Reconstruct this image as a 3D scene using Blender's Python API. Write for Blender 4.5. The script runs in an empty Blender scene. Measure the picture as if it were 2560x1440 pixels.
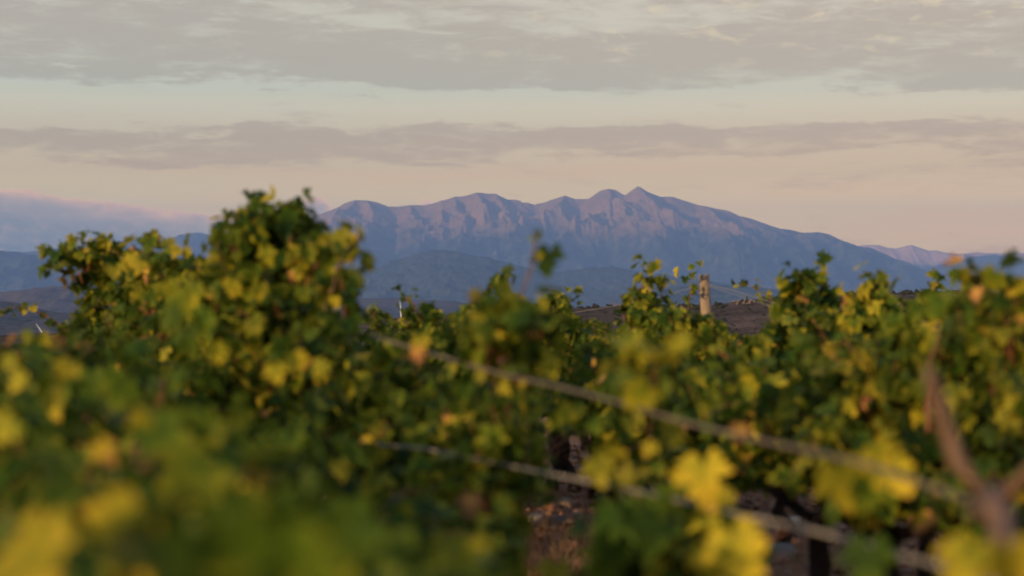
import bpy, math, random
import numpy as np
from math import radians, sin, cos, tan, atan2, pi

# ------------------------------------------------------------------ camera, sky, sun, exposure
SC = bpy.context.scene
COL = SC.collection
EYE = 1.55                      # eye height above the vineyard soil
FPX = 2560 * 60 / 36            # focal length in photo pixels
HOR = 740.0                     # photo row of the eye-level horizon

cam_d = bpy.data.cameras.new('camera')
cam = bpy.data.objects.new('camera', cam_d)
COL.objects.link(cam)
cam.location = (0, 0, EYE)
cam.rotation_euler = (radians(90), 0, 0)
cam_d.lens = 60
cam_d.sensor_width = 36
cam_d.shift_y = (HOR - 720) / 2560
cam_d.clip_start = 0.05
cam_d.clip_end = 300000
cam_d.dof.use_dof = True
cam_d.dof.focus_distance = 40
cam_d.dof.aperture_fstop = 1.7
SC.camera = cam

SC.view_settings.view_transform = 'Standard'
SC.view_settings.look = 'None'
SC.view_settings.exposure = 0.3
SC.view_settings.gamma = 1.0
SC.render.engine = 'CYCLES'
cy = SC.cycles
cy.use_denoising = True
cy.max_bounces = 6
cy.diffuse_bounces = 3
cy.glossy_bounces = 2
cy.transmission_bounces = 4
cy.volume_bounces = 0
cy.transparent_max_bounces = 4
cy.caustics_reflective = False
cy.caustics_refractive = False

SUN_EL = radians(10.5)
SUN_AZ = radians(-131.0)        # measured from +Y towards +X: behind and to the left
sun_dir = (sin(SUN_AZ) * cos(SUN_EL), cos(SUN_AZ) * cos(SUN_EL), sin(SUN_EL))
sd = bpy.data.lights.new('sun', 'SUN')
sd.energy = 5.0
sd.angle = radians(0.6)
sd.color = (1.0, 0.69, 0.40)
sun = bpy.data.objects.new('sun', sd)
COL.objects.link(sun)
from mathutils import Vector
sun.rotation_euler = Vector(sun_dir).to_track_quat('Z', 'Y').to_euler()
sun.location = (-20, -20, 30)


class NT:
    """small helper to write node graphs as expressions"""
    def __init__(s, tree):
        s.t = tree
        s.t.nodes.clear()

    def n(s, kind, **kw):
        nd = s.t.nodes.new(kind)
        for k, v in kw.items():
            setattr(nd, k, v)
        return nd

    def put(s, sock, v):
        if isinstance(v, bpy.types.NodeSocket):
            s.t.links.new(v, sock)
        else:
            sock.default_value = v

    def m(s, op, a, b=0.0, c=0.0, clamp=False):
        nd = s.n('ShaderNodeMath', operation=op, use_clamp=clamp)
        for i, v in enumerate((a, b, c)):
            s.put(nd.inputs[i], v)
        return nd.outputs[0]

    def vm(s, op, a, b=(0, 0, 0)):
        nd = s.n('ShaderNodeVectorMath', operation=op)
        s.put(nd.inputs[0], a)
        s.put(nd.inputs[1], b)
        return nd.outputs[0]

    def xyz(s, x, y, z):
        nd = s.n('ShaderNodeCombineXYZ')
        for i, v in enumerate((x, y, z)):
            s.put(nd.inputs[i], v)
        return nd.outputs[0]

    def sep(s, v):
        nd = s.n('ShaderNodeSeparateXYZ')
        s.put(nd.inputs[0], v)
        return nd.outputs

    def noise(s, vec, scale=1.0, detail=4.0, rough=0.5, dist=0.0, out=0):
        nd = s.n('ShaderNodeTexNoise')
        s.put(nd.inputs['Vector'], vec)
        s.put(nd.inputs['Scale'], scale)
        s.put(nd.inputs['Detail'], detail)
        s.put(nd.inputs['Roughness'], rough)
        s.put(nd.inputs['Distortion'], dist)
        return nd.outputs[out]

    def ramp(s, f, stops, interp='LINEAR'):
        nd = s.n('ShaderNodeValToRGB')
        nd.color_ramp.interpolation = interp
        e = nd.color_ramp.elements
        while len(e) < len(stops):
            e.new(0.5)
        for i, (p, c) in enumerate(stops):
            e[i].position = p
            e[i].color = (c[0], c[1], c[2], 1) if isinstance(c, (tuple, list)) else (c, c, c, 1)
        s.put(nd.inputs[0], f)
        return nd.outputs[0]

    def mix(s, f, a, b, mode='MIX'):
        nd = s.n('ShaderNodeMix', data_type='RGBA', blend_type=mode)
        s.put(nd.inputs[0], f)
        for i, v in ((6, a), (7, b)):
            if isinstance(v, (tuple, list)):
                v = (v[0], v[1], v[2], 1)
            s.put(nd.inputs[i], v)
        return nd.outputs[2]

    def smooth(s, v, lo, hi, a=0.0, b=1.0):
        nd = s.n('ShaderNodeMapRange', interpolation_type='SMOOTHSTEP')
        s.put(nd.inputs[0], v)
        for i, q in enumerate((lo, hi, a, b)):
            s.put(nd.inputs[i + 1], q)
        return nd.outputs[0]


def lin(r, g, b):
    f = lambda c: c / 12.92 if c <= 0.04045 else ((c + 0.055) / 1.055) ** 2.4
    return (f(r / 255), f(g / 255), f(b / 255))


def EL(y):                       # photo row -> sine of elevation
    return sin(math.atan((HOR - y) / FPX))


def build_world():
    w = bpy.data.worlds.new('World')
    SC.world = w
    w.use_nodes = True
    N = NT(w.node_tree)
    out = N.n('ShaderNodeOutputWorld')
    bg = N.n('ShaderNodeBackground')
    tc = N.n('ShaderNodeTexCoord').outputs['Generated']
    d = N.vm('NORMALIZE', tc)
    x, y, z = N.sep(d)
    az = N.m('ARCTAN2', x, y)
    sky = N.n('ShaderNodeTexSky', sky_type='NISHITA', sun_disc=False)
    sky.sun_elevation = SUN_EL
    sky.sun_rotation = SUN_AZ % (2 * pi)
    sky.altitude = 150
    sky.air_density = 1.0
    sky.dust_density = 1.5
    nish = N.vm('SCALE', sky.outputs[0])
    nish.node.inputs['Scale'].default_value = 0.15
    # thin veil of high cloud that fills the lower sky, warmer towards the horizon
    veil = N.ramp(N.m('MULTIPLY', z, 5.0), [(EL(yy) * 5, above(c, yy)) for yy, c in SKYC])
    veil = N.mix(N.smooth(az, -0.28, 0.28), N.mix(1.0, veil, (0.95, 0.99, 1.0), 'MULTIPLY'), N.mix(1.0, veil, (1.07, 1.03, 0.99), 'MULTIPLY'))
    zen = N.mix(N.smooth(z, 0.2, 0.7, 0.0, 0.65), veil, nish)
    base = N.mix(N.smooth(z, 0.22, 0.5), veil, N.mix(0.5, nish, ZENITH))
    # layered stratus: flat banks seen almost edge on, with ragged edges
    warp = N.noise(N.xyz(N.m('MULTIPLY', az, 7.0), N.m('MULTIPLY', z, 45.0), 8.0), 1.0, 8, 0.62)
    warp2 = N.noise(N.xyz(N.m('MULTIPLY', az, 2.2), N.m('MULTIPLY', z, 9.0), 4.0), 1.0, 3, 0.5)
    big = N.noise(N.xyz(N.m('MULTIPLY', az, 3.4), N.m('MULTIPLY', z, 34.0), 3.1), 1.0, 10, 0.64, 0.3)
    fine = N.noise(N.xyz(N.m('MULTIPLY', az, 26.0), N.m('MULTIPLY', z, 130.0), 1.7), 1.0, 10, 0.70, 0.4)
    warp3 = N.noise(N.xyz(N.m('MULTIPLY', az, 38.0), N.m('MULTIPLY', z, 150.0), 6.0), 1.0, 6, 0.65)
    tilt = N.m('MULTIPLY', N.m('MULTIPLY', az, 0.028), N.smooth(z, EL(310), EL(225)))
    e2 = N.m('ADD', N.m('ADD', z, tilt), N.m('ADD', N.m('MULTIPLY', N.m('SUBTRACT', warp, 0.5), 0.046), N.m('MULTIPLY', N.m('SUBTRACT', warp2, 0.5), 0.024)))
    e2 = N.m('ADD', e2, N.m('MULTIPLY', N.m('SUBTRACT', warp3, 0.5), 0.016))
    prof = N.ramp(N.m('MULTIPLY', e2, 5.0), [
        (EL(440) * 5, 0.14), (EL(392) * 5, 0.24), (EL(372) * 5, 0.64), (EL(330) * 5, 0.70), (EL(308) * 5, 0.12),
        (EL(236) * 5, 0.06), (EL(212) * 5, 0.64), (EL(110) * 5, 0.66), (EL(50) * 5, 0.46), (EL(0) * 5, 0.50)])
    sumv = N.m('ADD', prof, N.m('ADD', N.m('MULTIPLY', N.m('SUBTRACT', big, 0.5), 1.5),
                                N.m('MULTIPLY', N.m('SUBTRACT', fine, 0.5), 1.9)))
    cm = N.smooth(sumv, 0.16, 0.74)
    dens = N.m('ADD', 0.80, N.m('MULTIPLY', fine, 0.36))
    ccol = N.mix(1.0, base, N.mix(N.m('MULTIPLY', dens, 0.6), (0.825, 0.78, 0.755), (0.745, 0.685, 0.66)), 'MULTIPLY')
    c1 = N.mix(N.m('MULTIPLY', cm, 0.95), base, ccol)
    # lit tufts in the upper sky
    tuft = N.noise(N.xyz(N.m('MULTIPLY', az, 40.0), N.m('MULTIPLY', z, 110.0), 5.0), 1.0, 6, 0.6, 0.4)
    tm = N.m('MULTIPLY', N.smooth(tuft, 0.54, 0.72), N.m('MULTIPLY', N.smooth(z, EL(210), EL(110)), 0.75))
    tm = N.m('MULTIPLY', tm, N.smooth(z, 0.3, 0.2))
    tm = N.m('MULTIPLY', tm, N.smooth(az, -0.08, 0.06))
    c1 = N.mix(tm, c1, above((214, 200, 172), 80))
    # warm streaks just above the mountains
    st = N.noise(N.xyz(N.m('MULTIPLY', az, 5.0), N.m('MULTIPLY', z, 90.0), 12.0), 1.0, 5, 0.55)
    sm = N.m('MULTIPLY', N.smooth(st, 0.42, 0.72), N.m('MULTIPLY', N.smooth(z, EL(380), EL(430)), 0.7))
    c1 = N.mix(sm, c1, N.mix(1.0, c1, (1.07, 0.94, 0.87), 'MULTIPLY'))
    # bank of cumulus far behind the hills on the left, and tufts behind the ridge
    bn = N.noise(N.xyz(N.m('MULTIPLY', az, 34.0), N.m('MULTIPLY', z, 70.0), 2.0), 1.0, 8, 0.66)
    top = N.m('ADD', N.m('MULTIPLY', az, -(EL(492) - EL(556)) / 0.135), EL(492) - 0.30 * (EL(492) - EL(556)) / 0.135 + 0.0035)
    bf = N.noise(N.xyz(N.m('MULTIPLY', az, 95.0), N.m('MULTIPLY', z, 200.0), 9.0), 1.0, 6, 0.6)
    top = N.m('ADD', top, N.m('ADD', N.m('MULTIPLY', N.m('SUBTRACT', bn, 0.5), 0.020), N.m('MULTIPLY', N.m('SUBTRACT', bf, 0.5), 0.010)))

    def tuft_at(px, yy, w, h):
        a0 = atan2(px - 1280, FPX)
        q = N.m('DIVIDE', N.m('SUBTRACT', az, a0), w / FPX)
        g = N.m('EXPONENT', N.m('MULTIPLY', N.m('MULTIPLY', q, q), -1.0))
        return N.m('ADD', N.m('ADD', EL(yy) - 0.06, N.m('MULTIPLY', g, 0.06)),
                   N.m('MULTIPLY', N.m('SUBTRACT', bn, 0.5), 0.024))
    top = N.m('MAXIMUM', top, N.m('MAXIMUM', tuft_at(785, 497, 120, 60), tuft_at(1065, 501, 90, 40)))
    dd = N.m('SUBTRACT', top, z)
    bm = N.smooth(dd, -0.0005, 0.0012)
    bcol = N.ramp(N.m('MULTIPLY', dd, 22.0), [(0.0, BNK[0]), (0.06, BNK[1]), (0.17, BNK[2]), (0.38, BNK[3]), (0.75, BNK[4])])
    bcol = N.mix(N.smooth(bf, 0.42, 0.68, 0.0, 0.30), bcol, BNK[1])
    wis = N.noise(N.xyz(N.m('MULTIPLY', az, 12.0), N.m('MULTIPLY', z, 160.0), 21.0), 1.0, 5, 0.55)
    bcol = N.mix(N.m('MULTIPLY', N.smooth(wis, 0.55, 0.75), 0.35), bcol, BNK[1])
    c1 = N.mix(N.m('MULTIPLY', bm, 0.93), c1, bcol)
    N.put(bg.inputs['Color'], c1)
    bg.inputs['Strength'].default_value = 1.0
    N.put(out.inputs['Surface'], bg.outputs[0])
    return w


# what the photo shows of the sky, row by row; above() takes the blue air in front of it off again
HAZE_COL = (0.285, 0.485, 0.91)
HAZE_DENS = 3.4e-5
HAZE_TOP, HAZE_END = 2160.0, 41000.0
AIR = (0.12, 0.174, 0.29)                        # glow of an endless depth of that air
ZENITH = (0.46, 0.68, 1.20)


def above(c, y):
    e = max(EL(y), 1e-4)
    t = math.exp(-HAZE_DENS * min(HAZE_TOP / e, HAZE_END))
    return tuple(max(0.02, (k - (1 - t) * j) / t) for k, j in zip((q / 1.23 for q in lin(*c)), AIR))


SKYC = [(735, (188, 170, 156)), (600, (189, 171, 156)), (500, (190, 175, 157)), (430, (191, 175, 156)), (340, (192, 180, 163)),
        (270, (197, 191, 175)), (225, (190, 191, 179)), (150, (194, 191, 178)), (10, (198, 193, 181))]
BNK = [above(c, y) for c, y in (((208, 174, 164), 500), ((180, 160, 161), 520), ((148, 148, 160), 540), ((122, 136, 156), 570), ((110, 130, 156), 610))]
build_world()


# ------------------------------------------------------------------ helpers
def at(px, y, dist):
    """the point that the photo shows at pixel (px, y), DIST metres in front of the eye"""
    return np.array([(px - 1280) / FPX * dist, dist, EYE + (HOR - y) / FPX * dist])


def new_mesh(name, verts, faces, mat, parent=None, smooth=True, attrs=None):
    verts = np.asarray(verts, dtype=np.float32).reshape(-1, 3)
    faces = [np.asarray(f, dtype=np.int32) for f in (faces if isinstance(faces, list) else [faces])]
    me = bpy.data.meshes.new(name)
    me.vertices.add(len(verts))
    me.vertices.foreach_set('co', verts.ravel())
    idx = np.concatenate([f.ravel() for f in faces])
    tot = np.concatenate([np.full(len(f), f.shape[1], dtype=np.int32) for f in faces])
    start = np.concatenate([[0], np.cumsum(tot)[:-1]]).astype(np.int32)
    me.loops.add(len(idx))
    me.loops.foreach_set('vertex_index', idx.astype(np.int32))
    me.polygons.add(len(tot))
    me.polygons.foreach_set('loop_start', start)
    me.polygons.foreach_set('loop_total', tot)
    me.polygons.foreach_set('use_smooth', np.full(len(tot), smooth, dtype=bool))
    if attrs:
        for k, v in attrs.items():
            v = np.asarray(v, dtype=np.float32)
            if v.ndim == 1:
                a = me.attributes.new(k, 'FLOAT', 'POINT')
                a.data.foreach_set('value', v)
            else:
                a = me.attributes.new(k, 'FLOAT_VECTOR', 'POINT')
                a.data.foreach_set('vector', v.ravel())
    me.update(calc_edges=True)
    me.materials.append(mat)
    o = bpy.data.objects.new(name, me)
    COL.objects.link(o)
    if parent is not None:
        o.parent = parent
    return o


def tag(o, label=None, cat=None, group=None, kind=None):
    for k, v in (('label', label), ('category', cat), ('group', group), ('kind', kind)):
        if v:
            o[k] = v
    return o


def empty(name, loc):
    o = bpy.data.objects.new(name, None)
    o.empty_display_size = 0.2
    o.location = loc
    COL.objects.link(o)
    return o


class Bag:
    """collects vertices and faces of one mesh"""
    def __init__(s):
        s.v, s.t, s.q, s.n = [], [], [], 0

    def add(s, v, tris=None, quads=None):
        v = np.asarray(v, dtype=float).reshape(-1, 3)
        if tris is not None and len(tris):
            s.t.append(np.asarray(tris) + s.n)
        if quads is not None and len(quads):
            s.q.append(np.asarray(quads) + s.n)
        s.v.append(v)
        s.n += len(v)

    def tube(s, pts, rad, seg=7, rough=0.0, rng=None):
        pts = np.asarray(pts, dtype=float)
        n = len(pts)
        rad = np.full(n, rad) if np.isscalar(rad) else np.asarray(rad)
        tan_ = np.gradient(pts, axis=0)
        tan_ /= np.linalg.norm(tan_, axis=1)[:, None] + 1e-9
        ref = np.array([0.31, 0.27, 0.91]) if abs(tan_[0][2]) < 0.8 else np.array([1.0, 0.2, 0.1])
        a = np.cross(tan_, ref)
        a /= np.linalg.norm(a, axis=1)[:, None] + 1e-9
        b = np.cross(tan_, a)
        th = np.linspace(0, 2 * pi, seg, endpoint=False)
        r = rad[:, None] * np.ones(seg)[None]
        if rough and rng is not None:
            r = r * (1 + rng.normal(0, rough, r.shape))
        ring = pts[:, None] + r[..., None] * (np.cos(th)[None, :, None] * a[:, None] + np.sin(th)[None, :, None] * b[:, None])
        v = np.concatenate([ring.reshape(-1, 3), pts[:1], pts[-1:]])
        i = np.arange(n - 1)[:, None] * seg
        j = np.arange(seg)[None]
        k = (np.arange(seg) + 1)[None] % seg
        quads = np.stack([i + j, i + k, i + seg + k, i + seg + j], -1).reshape(-1, 4)
        c0, c1 = n * seg, n * seg + 1
        jj = np.arange(seg)
        kk = (jj + 1) % seg
        t0 = np.stack([np.full(seg, c0), kk, jj], -1)
        t1 = np.stack([np.full(seg, c1), (n - 1) * seg + jj, (n - 1) * seg + kk], -1)
        s.add(v, np.concatenate([t0, t1]), quads)

    def build(s, name, mat, parent=None, smooth=True, attrs=None):
        fs = []
        if s.t:
            fs.append(np.concatenate(s.t))
        if s.q:
            fs.append(np.concatenate(s.q))
        return new_mesh(name, np.concatenate(s.v), fs, mat, parent, smooth, attrs)


def hash2(ix, iy, seed):
    h = (ix.astype(np.int64) * 374761393 + iy.astype(np.int64) * 668265263 + seed * 1442695041) & 0xFFFFFFFF
    h = ((h ^ (h >> 13)) * 1274126177) & 0xFFFFFFFF
    h = h ^ (h >> 16)
    return (h & 0xFFFFFF) / float(0xFFFFFF)


def vnoise(x, y, seed=0):
    ix, iy = np.floor(x), np.floor(y)
    fx, fy = x - ix, y - iy
    fx = fx * fx * fx * (fx * (fx * 6 - 15) + 10)
    fy = fy * fy * fy * (fy * (fy * 6 - 15) + 10)
    a = hash2(ix, iy, seed)
    b = hash2(ix + 1, iy, seed)
    c = hash2(ix, iy + 1, seed)
    d = hash2(ix + 1, iy + 1, seed)
    return (a + (b - a) * fx) * (1 - fy) + (c + (d - c) * fx) * fy


def fbm(x, y, seed=0, octs=5, ridged=False):
    t, amp, tot = 0.0, 1.0, 0.0
    for o in range(octs):
        n = vnoise(x * 2 ** o + 17.3 * o, y * 2 ** o - 9.1 * o, seed + o)
        if ridged:
            n = 1 - np.abs(2 * n - 1)
            n = n * n
        t = t + amp * n
        tot += amp
        amp *= 0.5
    return t / tot


def grid_faces(nu, nv):
    i = np.arange(nu - 1)[:, None] * nv
    j = np.arange(nv - 1)[None]
    return np.stack([i + j, i + nv + j, i + nv + j + 1, i + j + 1], -1).reshape(-1, 4)


# ------------------------------------------------------------------ materials
def mat(name):
    m = bpy.data.materials.new(name)
    m.use_nodes = True
    N = NT(m.node_tree)
    out = N.n('ShaderNodeOutputMaterial')
    return m, N, out


def principled(N, out, color, rough=0.8, spec=0.2, bump=None, bstr=0.4, bdist=0.01):
    p = N.n('ShaderNodeBsdfPrincipled')
    N.put(p.inputs['Base Color'], color if not isinstance(color, tuple) else (*color, 1))
    N.put(p.inputs['Roughness'], rough)
    p.inputs['Specular IOR Level'].default_value = spec
    if bump is not None:
        b = N.n('ShaderNodeBump')
        b.inputs['Strength'].default_value = bstr
        b.inputs['Distance'].default_value = bdist
        N.put(b.inputs['Height'], bump)
        N.put(p.inputs['Normal'], b.outputs[0])
    if out is not None:
        N.put(out.inputs['Surface'], p.outputs[0])
    return p


def make_leaf_mat():
    m, N, out = mat('vine_leaf')
    age = N.n('ShaderNodeAttribute', attribute_name='age').outputs['Fac']
    lf = N.n('ShaderNodeAttribute', attribute_name='leaf').outputs['Vector']
    lx, ly, lr = N.sep(lf)
    # yellowing creeps in from the margin, veins stay green
    r = N.m('POWER', N.m('ADD', N.m('MULTIPLY', lx, lx), N.m('MULTIPLY', ly, ly)), 0.5)
    nz = N.noise(N.xyz(N.m('MULTIPLY', lx, 3.0), N.m('MULTIPLY', ly, 3.0), N.m('MULTIPLY', lr, 90.0)), 1.0, 3, 0.6)
    a = N.m('ADD', age, N.m('ADD', N.m('MULTIPLY', N.m('SUBTRACT', r, 0.45), 0.26),
                            N.m('MULTIPLY', N.m('SUBTRACT', nz, 0.5), 0.36)), clamp=True)
    stops = [(0.0, (0.008, 0.022, 0.004)), (0.26, (0.030, 0.068, 0.006)), (0.42, (0.095, 0.140, 0.009)), (0.52, (0.20, 0.205, 0.013)),
             (0.64, (0.36, 0.31, 0.018)), (0.80, (0.61, 0.43, 0.028)), (0.91, (0.52, 0.24, 0.075)), (1.0, (0.22, 0.085, 0.045))]
    col = N.ramp(a, stops)
    hue = N.n('ShaderNodeHueSaturation')
    N.put(hue.inputs['Color'], col)
    N.put(hue.inputs['Value'], N.m('ADD', 0.75, N.m('MULTIPLY', lr, 0.5)))
    col = hue.outputs[0]
    geo = N.n('ShaderNodeNewGeometry')
    back = N.mix(N.m('MULTIPLY', geo.outputs['Backfacing'], 0.22), col, (0.16, 0.18, 0.07))
    p = principled(N, None, back, 0.6, 0.10)
    tr = N.n('ShaderNodeBsdfTranslucent')
    N.put(tr.inputs['Color'], N.mix(0.3, col, (0.26, 0.26, 0.015)))
    mx = N.n('ShaderNodeMixShader')
    mx.inputs[0].default_value = 0.35
    N.put(mx.inputs[1], p.outputs[0])
    N.put(mx.inputs[2], tr.outputs[0])
    N.put(out.inputs['Surface'], mx.outputs[0])
    return m


def make_bark():
    m, N, out = mat('vine_bark')
    g = N.n('ShaderNodeTexCoord').outputs['Object']
    x, y, z = N.sep(g)
    v = N.xyz(x, y, N.m('MULTIPLY', z, 0.18))
    n1 = N.noise(v, 90, 5, 0.65)
    n2 = N.noise(g, 14, 4, 0.6)
    c = N.ramp(N.m('ADD', N.m('MULTIPLY', n1, 0.7), N.m('MULTIPLY', n2, 0.3)),
               [(0.3, (0.012, 0.008, 0.007)), (0.55, (0.045, 0.030, 0.023)), (0.75, (0.11, 0.08, 0.06))])
    principled(N, out, c, 0.9, 0.1, n1, 1.0, 0.02)
    return m


def make_cane(name, ca, cb):
    m, N, out = mat(name)
    g = N.n('ShaderNodeTexCoord').outputs['Object']
    n1 = N.noise(g, 22, 4, 0.6)
    c = N.ramp(n1, [(0.3, ca), (0.7, cb)])
    principled(N, out, c, 0.6, 0.25, n1, 0.3, 0.004)
    return m


def make_wood():
    m, N, out = mat('weathered_wood')
    g = N.n('ShaderNodeTexCoord').outputs['Object']
    x, y, z = N.sep(g)
    v = N.xyz(x, y, N.m('MULTIPLY', z, 0.06))
    n1 = N.noise(v, 120, 6, 0.65)
    n2 = N.noise(g, 9, 4, 0.6)
    c = N.ramp(n1, [(0.30, (0.15, 0.10, 0.065)), (0.5, (0.36, 0.26, 0.17)), (0.75, (0.50, 0.38, 0.26))])
    c = N.mix(N.m('MULTIPLY', N.smooth(n2, 0.5, 0.7), 0.5), c, (0.20, 0.16, 0.12))
    principled(N, out, c, 0.85, 0.15, n1, 0.8, 0.01)
    return m


def make_soil():
    m, N, out = mat('stony_soil')
    g = N.n('ShaderNodeNewGeometry').outputs['Position']
    n1 = N.noise(g, 1.3, 6, 0.6)
    n2 = N.noise(g, 16, 6, 0.7)
    n3 = N.noise(g, 0.02, 5, 0.6)
    c = N.ramp(n2, [(0.25, (0.09, 0.042, 0.021)), (0.5, (0.25, 0.115, 0.052)), (0.72, (0.38, 0.21, 0.105))])
    c = N.mix(N.smooth(n1, 0.45, 0.7, 0, 0.5), c, (0.19, 0.105, 0.052))
    # far away the plain is a patchwork of scrub, stubble and bare fields
    d = N.n('ShaderNodeVectorMath', operation='LENGTH')
    N.put(d.inputs[0], g)
    far = N.smooth(d.outputs['Value'], 60, 400)
    vo = N.n('ShaderNodeTexVoronoi')
    gx, gy, gz = N.sep(g)
    N.put(vo.inputs['Vector'], N.xyz(N.m('MULTIPLY', gx, 0.0016), N.m('MULTIPLY', gy, 0.0009), 0.0))
    vo.inputs['Scale'].default_value = 1.0
    fr = N.sep(vo.outputs['Color'])[0]
    fc = N.ramp(fr, [(0.0, (0.035, 0.04, 0.022)), (0.45, (0.07, 0.065, 0.035)), (0.7, (0.15, 0.105, 0.065)), (0.95, (0.26, 0.19, 0.13))])
    fc = N.mix(N.smooth(n3, 0.4, 0.6, 0, 0.7), fc, (0.05, 0.05, 0.03))
    c = N.mix(far, c, fc)
    principled(N, out, c, 0.95, 0.1, n2, 0.8, 0.03)
    return m


def make_mountain(name, lo, hi, forest, rock, scree, scale=1.0):
    """forest below the tree line, tan grass and rock above, pale scree in the steep gullies; the height blend can also carry summit light and haze"""
    m, N, out = mat(name)
    geo = N.n('ShaderNodeNewGeometry')
    g = geo.outputs['Position']
    x, y, z = N.sep(g)
    nx, ny, nz = N.sep(geo.outputs['Normal'])
    km = N.vm('SCALE', g)
    km.node.inputs['Scale'].default_value = 0.001 * scale
    n1 = N.noise(km, 1.1, 7, 0.6)
    n2 = N.noise(km, 6.0, 6, 0.65)
    xx = N.xyz(N.m('MULTIPLY', x, 0.004 * scale), N.m('MULTIPLY', y, 0.004 * scale), N.m('MULTIPLY', z, 0.0022 * scale))
    n3 = N.noise(xx, 1.5, 6, 0.65)
    alt = N.m('ADD', z, N.m('MULTIPLY', N.m('SUBTRACT', n1, 0.5), 1.7 * (hi - lo)))
    alt = N.m('ADD', alt, N.m('MULTIPLY', N.m('SUBTRACT', n2, 0.5), 1.2 * (hi - lo)))
    up = N.smooth(alt, lo, hi)
    fo = N.mix(N.smooth(n2, 0.3, 0.7), tuple(c * 0.4 for c in forest), tuple(c * 1.9 for c in forest))
    ro = N.mix(N.smooth(n2, 0.35, 0.7), rock, tuple(c * 0.72 for c in rock))
    c = N.mix(up, fo, ro)
    steep = N.smooth(nz, 0.90, 0.74)
    sc = N.m('MULTIPLY', N.smooth(n3, 0.61, 0.74), N.m('MULTIPLY', steep, 0.6))
    c = N.mix(sc, c, scree)
    principled(N, out, c, 1.0, 0.0)
    return m


def make_scrub():
    m, N, out = mat('scrub_leaf')
    g = N.n('ShaderNodeNewGeometry').outputs['Position']
    n1 = N.noise(g, 0.25, 4, 0.6)
    c = N.ramp(n1, [(0.3, (0.018, 0.020, 0.012)), (0.55, (0.035, 0.033, 0.018)), (0.75, (0.065, 0.05, 0.03))])
    principled(N, out, c, 0.95, 0.05)
    return m


def make_garrigue():
    m, N, out = mat('dry_scrub_ground')
    g = N.n('ShaderNodeNewGeometry').outputs['Position']
    n1 = N.noise(g, 0.05, 6, 0.65)
    n2 = N.noise(g, 0.6, 5, 0.7)
    c = N.ramp(n1, [(0.3, (0.045, 0.035, 0.026)), (0.5, (0.085, 0.058, 0.042)), (0.7, (0.15, 0.10, 0.07))])
    c = N.mix(N.smooth(n2, 0.48, 0.62, 0, 0.75), c, (0.03, 0.026, 0.017))
    principled(N, out, c, 1.0, 0.0)
    return m


def make_stone(name, ca, cb):
    m, N, out = mat(name)
    g = N.n('ShaderNodeTexCoord').outputs['Object']
    n1 = N.noise(g, 12, 6, 0.65)
    n2 = N.noise(g, 60, 5, 0.7)
    c = N.mix(n1, ca, cb)
    principled(N, out, c, 0.9, 0.15, n2, 0.7, 0.01)
    return m


def make_plain(name, c, rough=0.5, spec=0.3, metal=0.0):
    m, N, out = mat(name)
    g = N.n('ShaderNodeTexCoord').outputs['Object']
    n1 = N.noise(g, 30, 4, 0.6)
    p = principled(N, out, N.mix(n1, tuple(q * 0.8 for q in c), tuple(min(1, q * 1.15) for q in c)), rough, spec)
    p.inputs['Metallic'].default_value = metal
    return m


M_LEAF = make_leaf_mat()
M_BARK = make_bark()
M_CANE = make_cane('red_cane', (0.16, 0.055, 0.025), (0.30, 0.13, 0.055))
M_CANE_GREY = make_cane('dull_cane', (0.10, 0.055, 0.028), (0.19, 0.11, 0.06))
M_WOOD = make_wood()
M_SOIL = make_soil()
M_WIRE = make_plain('wire', (0.26, 0.23, 0.18), 0.5, 0.4)
M_WHITE = make_plain('turbine_white', (0.80, 0.80, 0.80), 0.4)
M_STEEL = make_plain('staple_steel', (0.22, 0.20, 0.19), 0.5, 0.5, 0.8)

# ------------------------------------------------------------------ terrain
TH = math.atan(1780 / FPX)                       # the vine rows run this far left of the view
U = np.array([-sin(TH), cos(TH), 0.0])           # along a row, away from the camera
PERP = np.array([cos(TH), sin(TH), 0.0])         # across the rows


def ground_z(x, y):
    """soil height: level vineyard that rolls off into the valley"""
    x = np.asarray(x, dtype=float)
    y = np.asarray(y, dtype=float)
    r = np.hypot(x, y)
    p = x * PERP[0] + y * PERP[1]
    s = np.maximum(0, r - 17)
    z = -0.055 * s
    z = np.where(r > 600, -0.055 * 583 - (r - 600) * 0.030, z)
    z = np.maximum(z, -118 - 6e-6 * r * 0)
    z = z * np.clip(1 - 0.0 * p, 0, 1)
    near = np.clip(1 - r / 400, 0, 1)
    z = z + near * (0.05 * (fbm(x * 0.8, y * 0.8, 5, 4) - 0.5) + 0.03 * (fbm(x * 6, y * 6, 9, 3) - 0.5))
    far = np.clip((r - 700) / 3000, 0, 1)
    z = z + far * 10 * (fbm(x / 900, y / 900, 12, 4) - 0.5)
    return z


def build_ground():
    rr = np.concatenate([[0.0], np.linspace(0.6, 24, 190), np.geomspace(24.6, 70000, 150)])
    aa = np.concatenate([np.linspace(-0.42, 0.42, 210), np.linspace(0.5, 2 * pi - 0.5, 46)])
    aa = np.concatenate([aa, [aa[0] + 2 * pi]])
    R, A = np.meshgrid(rr, aa, indexing='ij')
    X, Y = np.clip(R * np.sin(A), -25000, 25000), np.clip(R * np.cos(A), -11000, HAZE_END - 500)
    Z = ground_z(X, Y)
    o = new_mesh('ground', np.stack([X, Y, Z], -1), grid_faces(len(rr), len(aa))[:, ::-1], M_SOIL)
    tag(o, kind='structure')


build_ground()


def interp_profile(prof, px):
    prof = np.array(prof, dtype=float)
    return np.interp(px, prof[:, 0], prof[:, 1])


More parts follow.
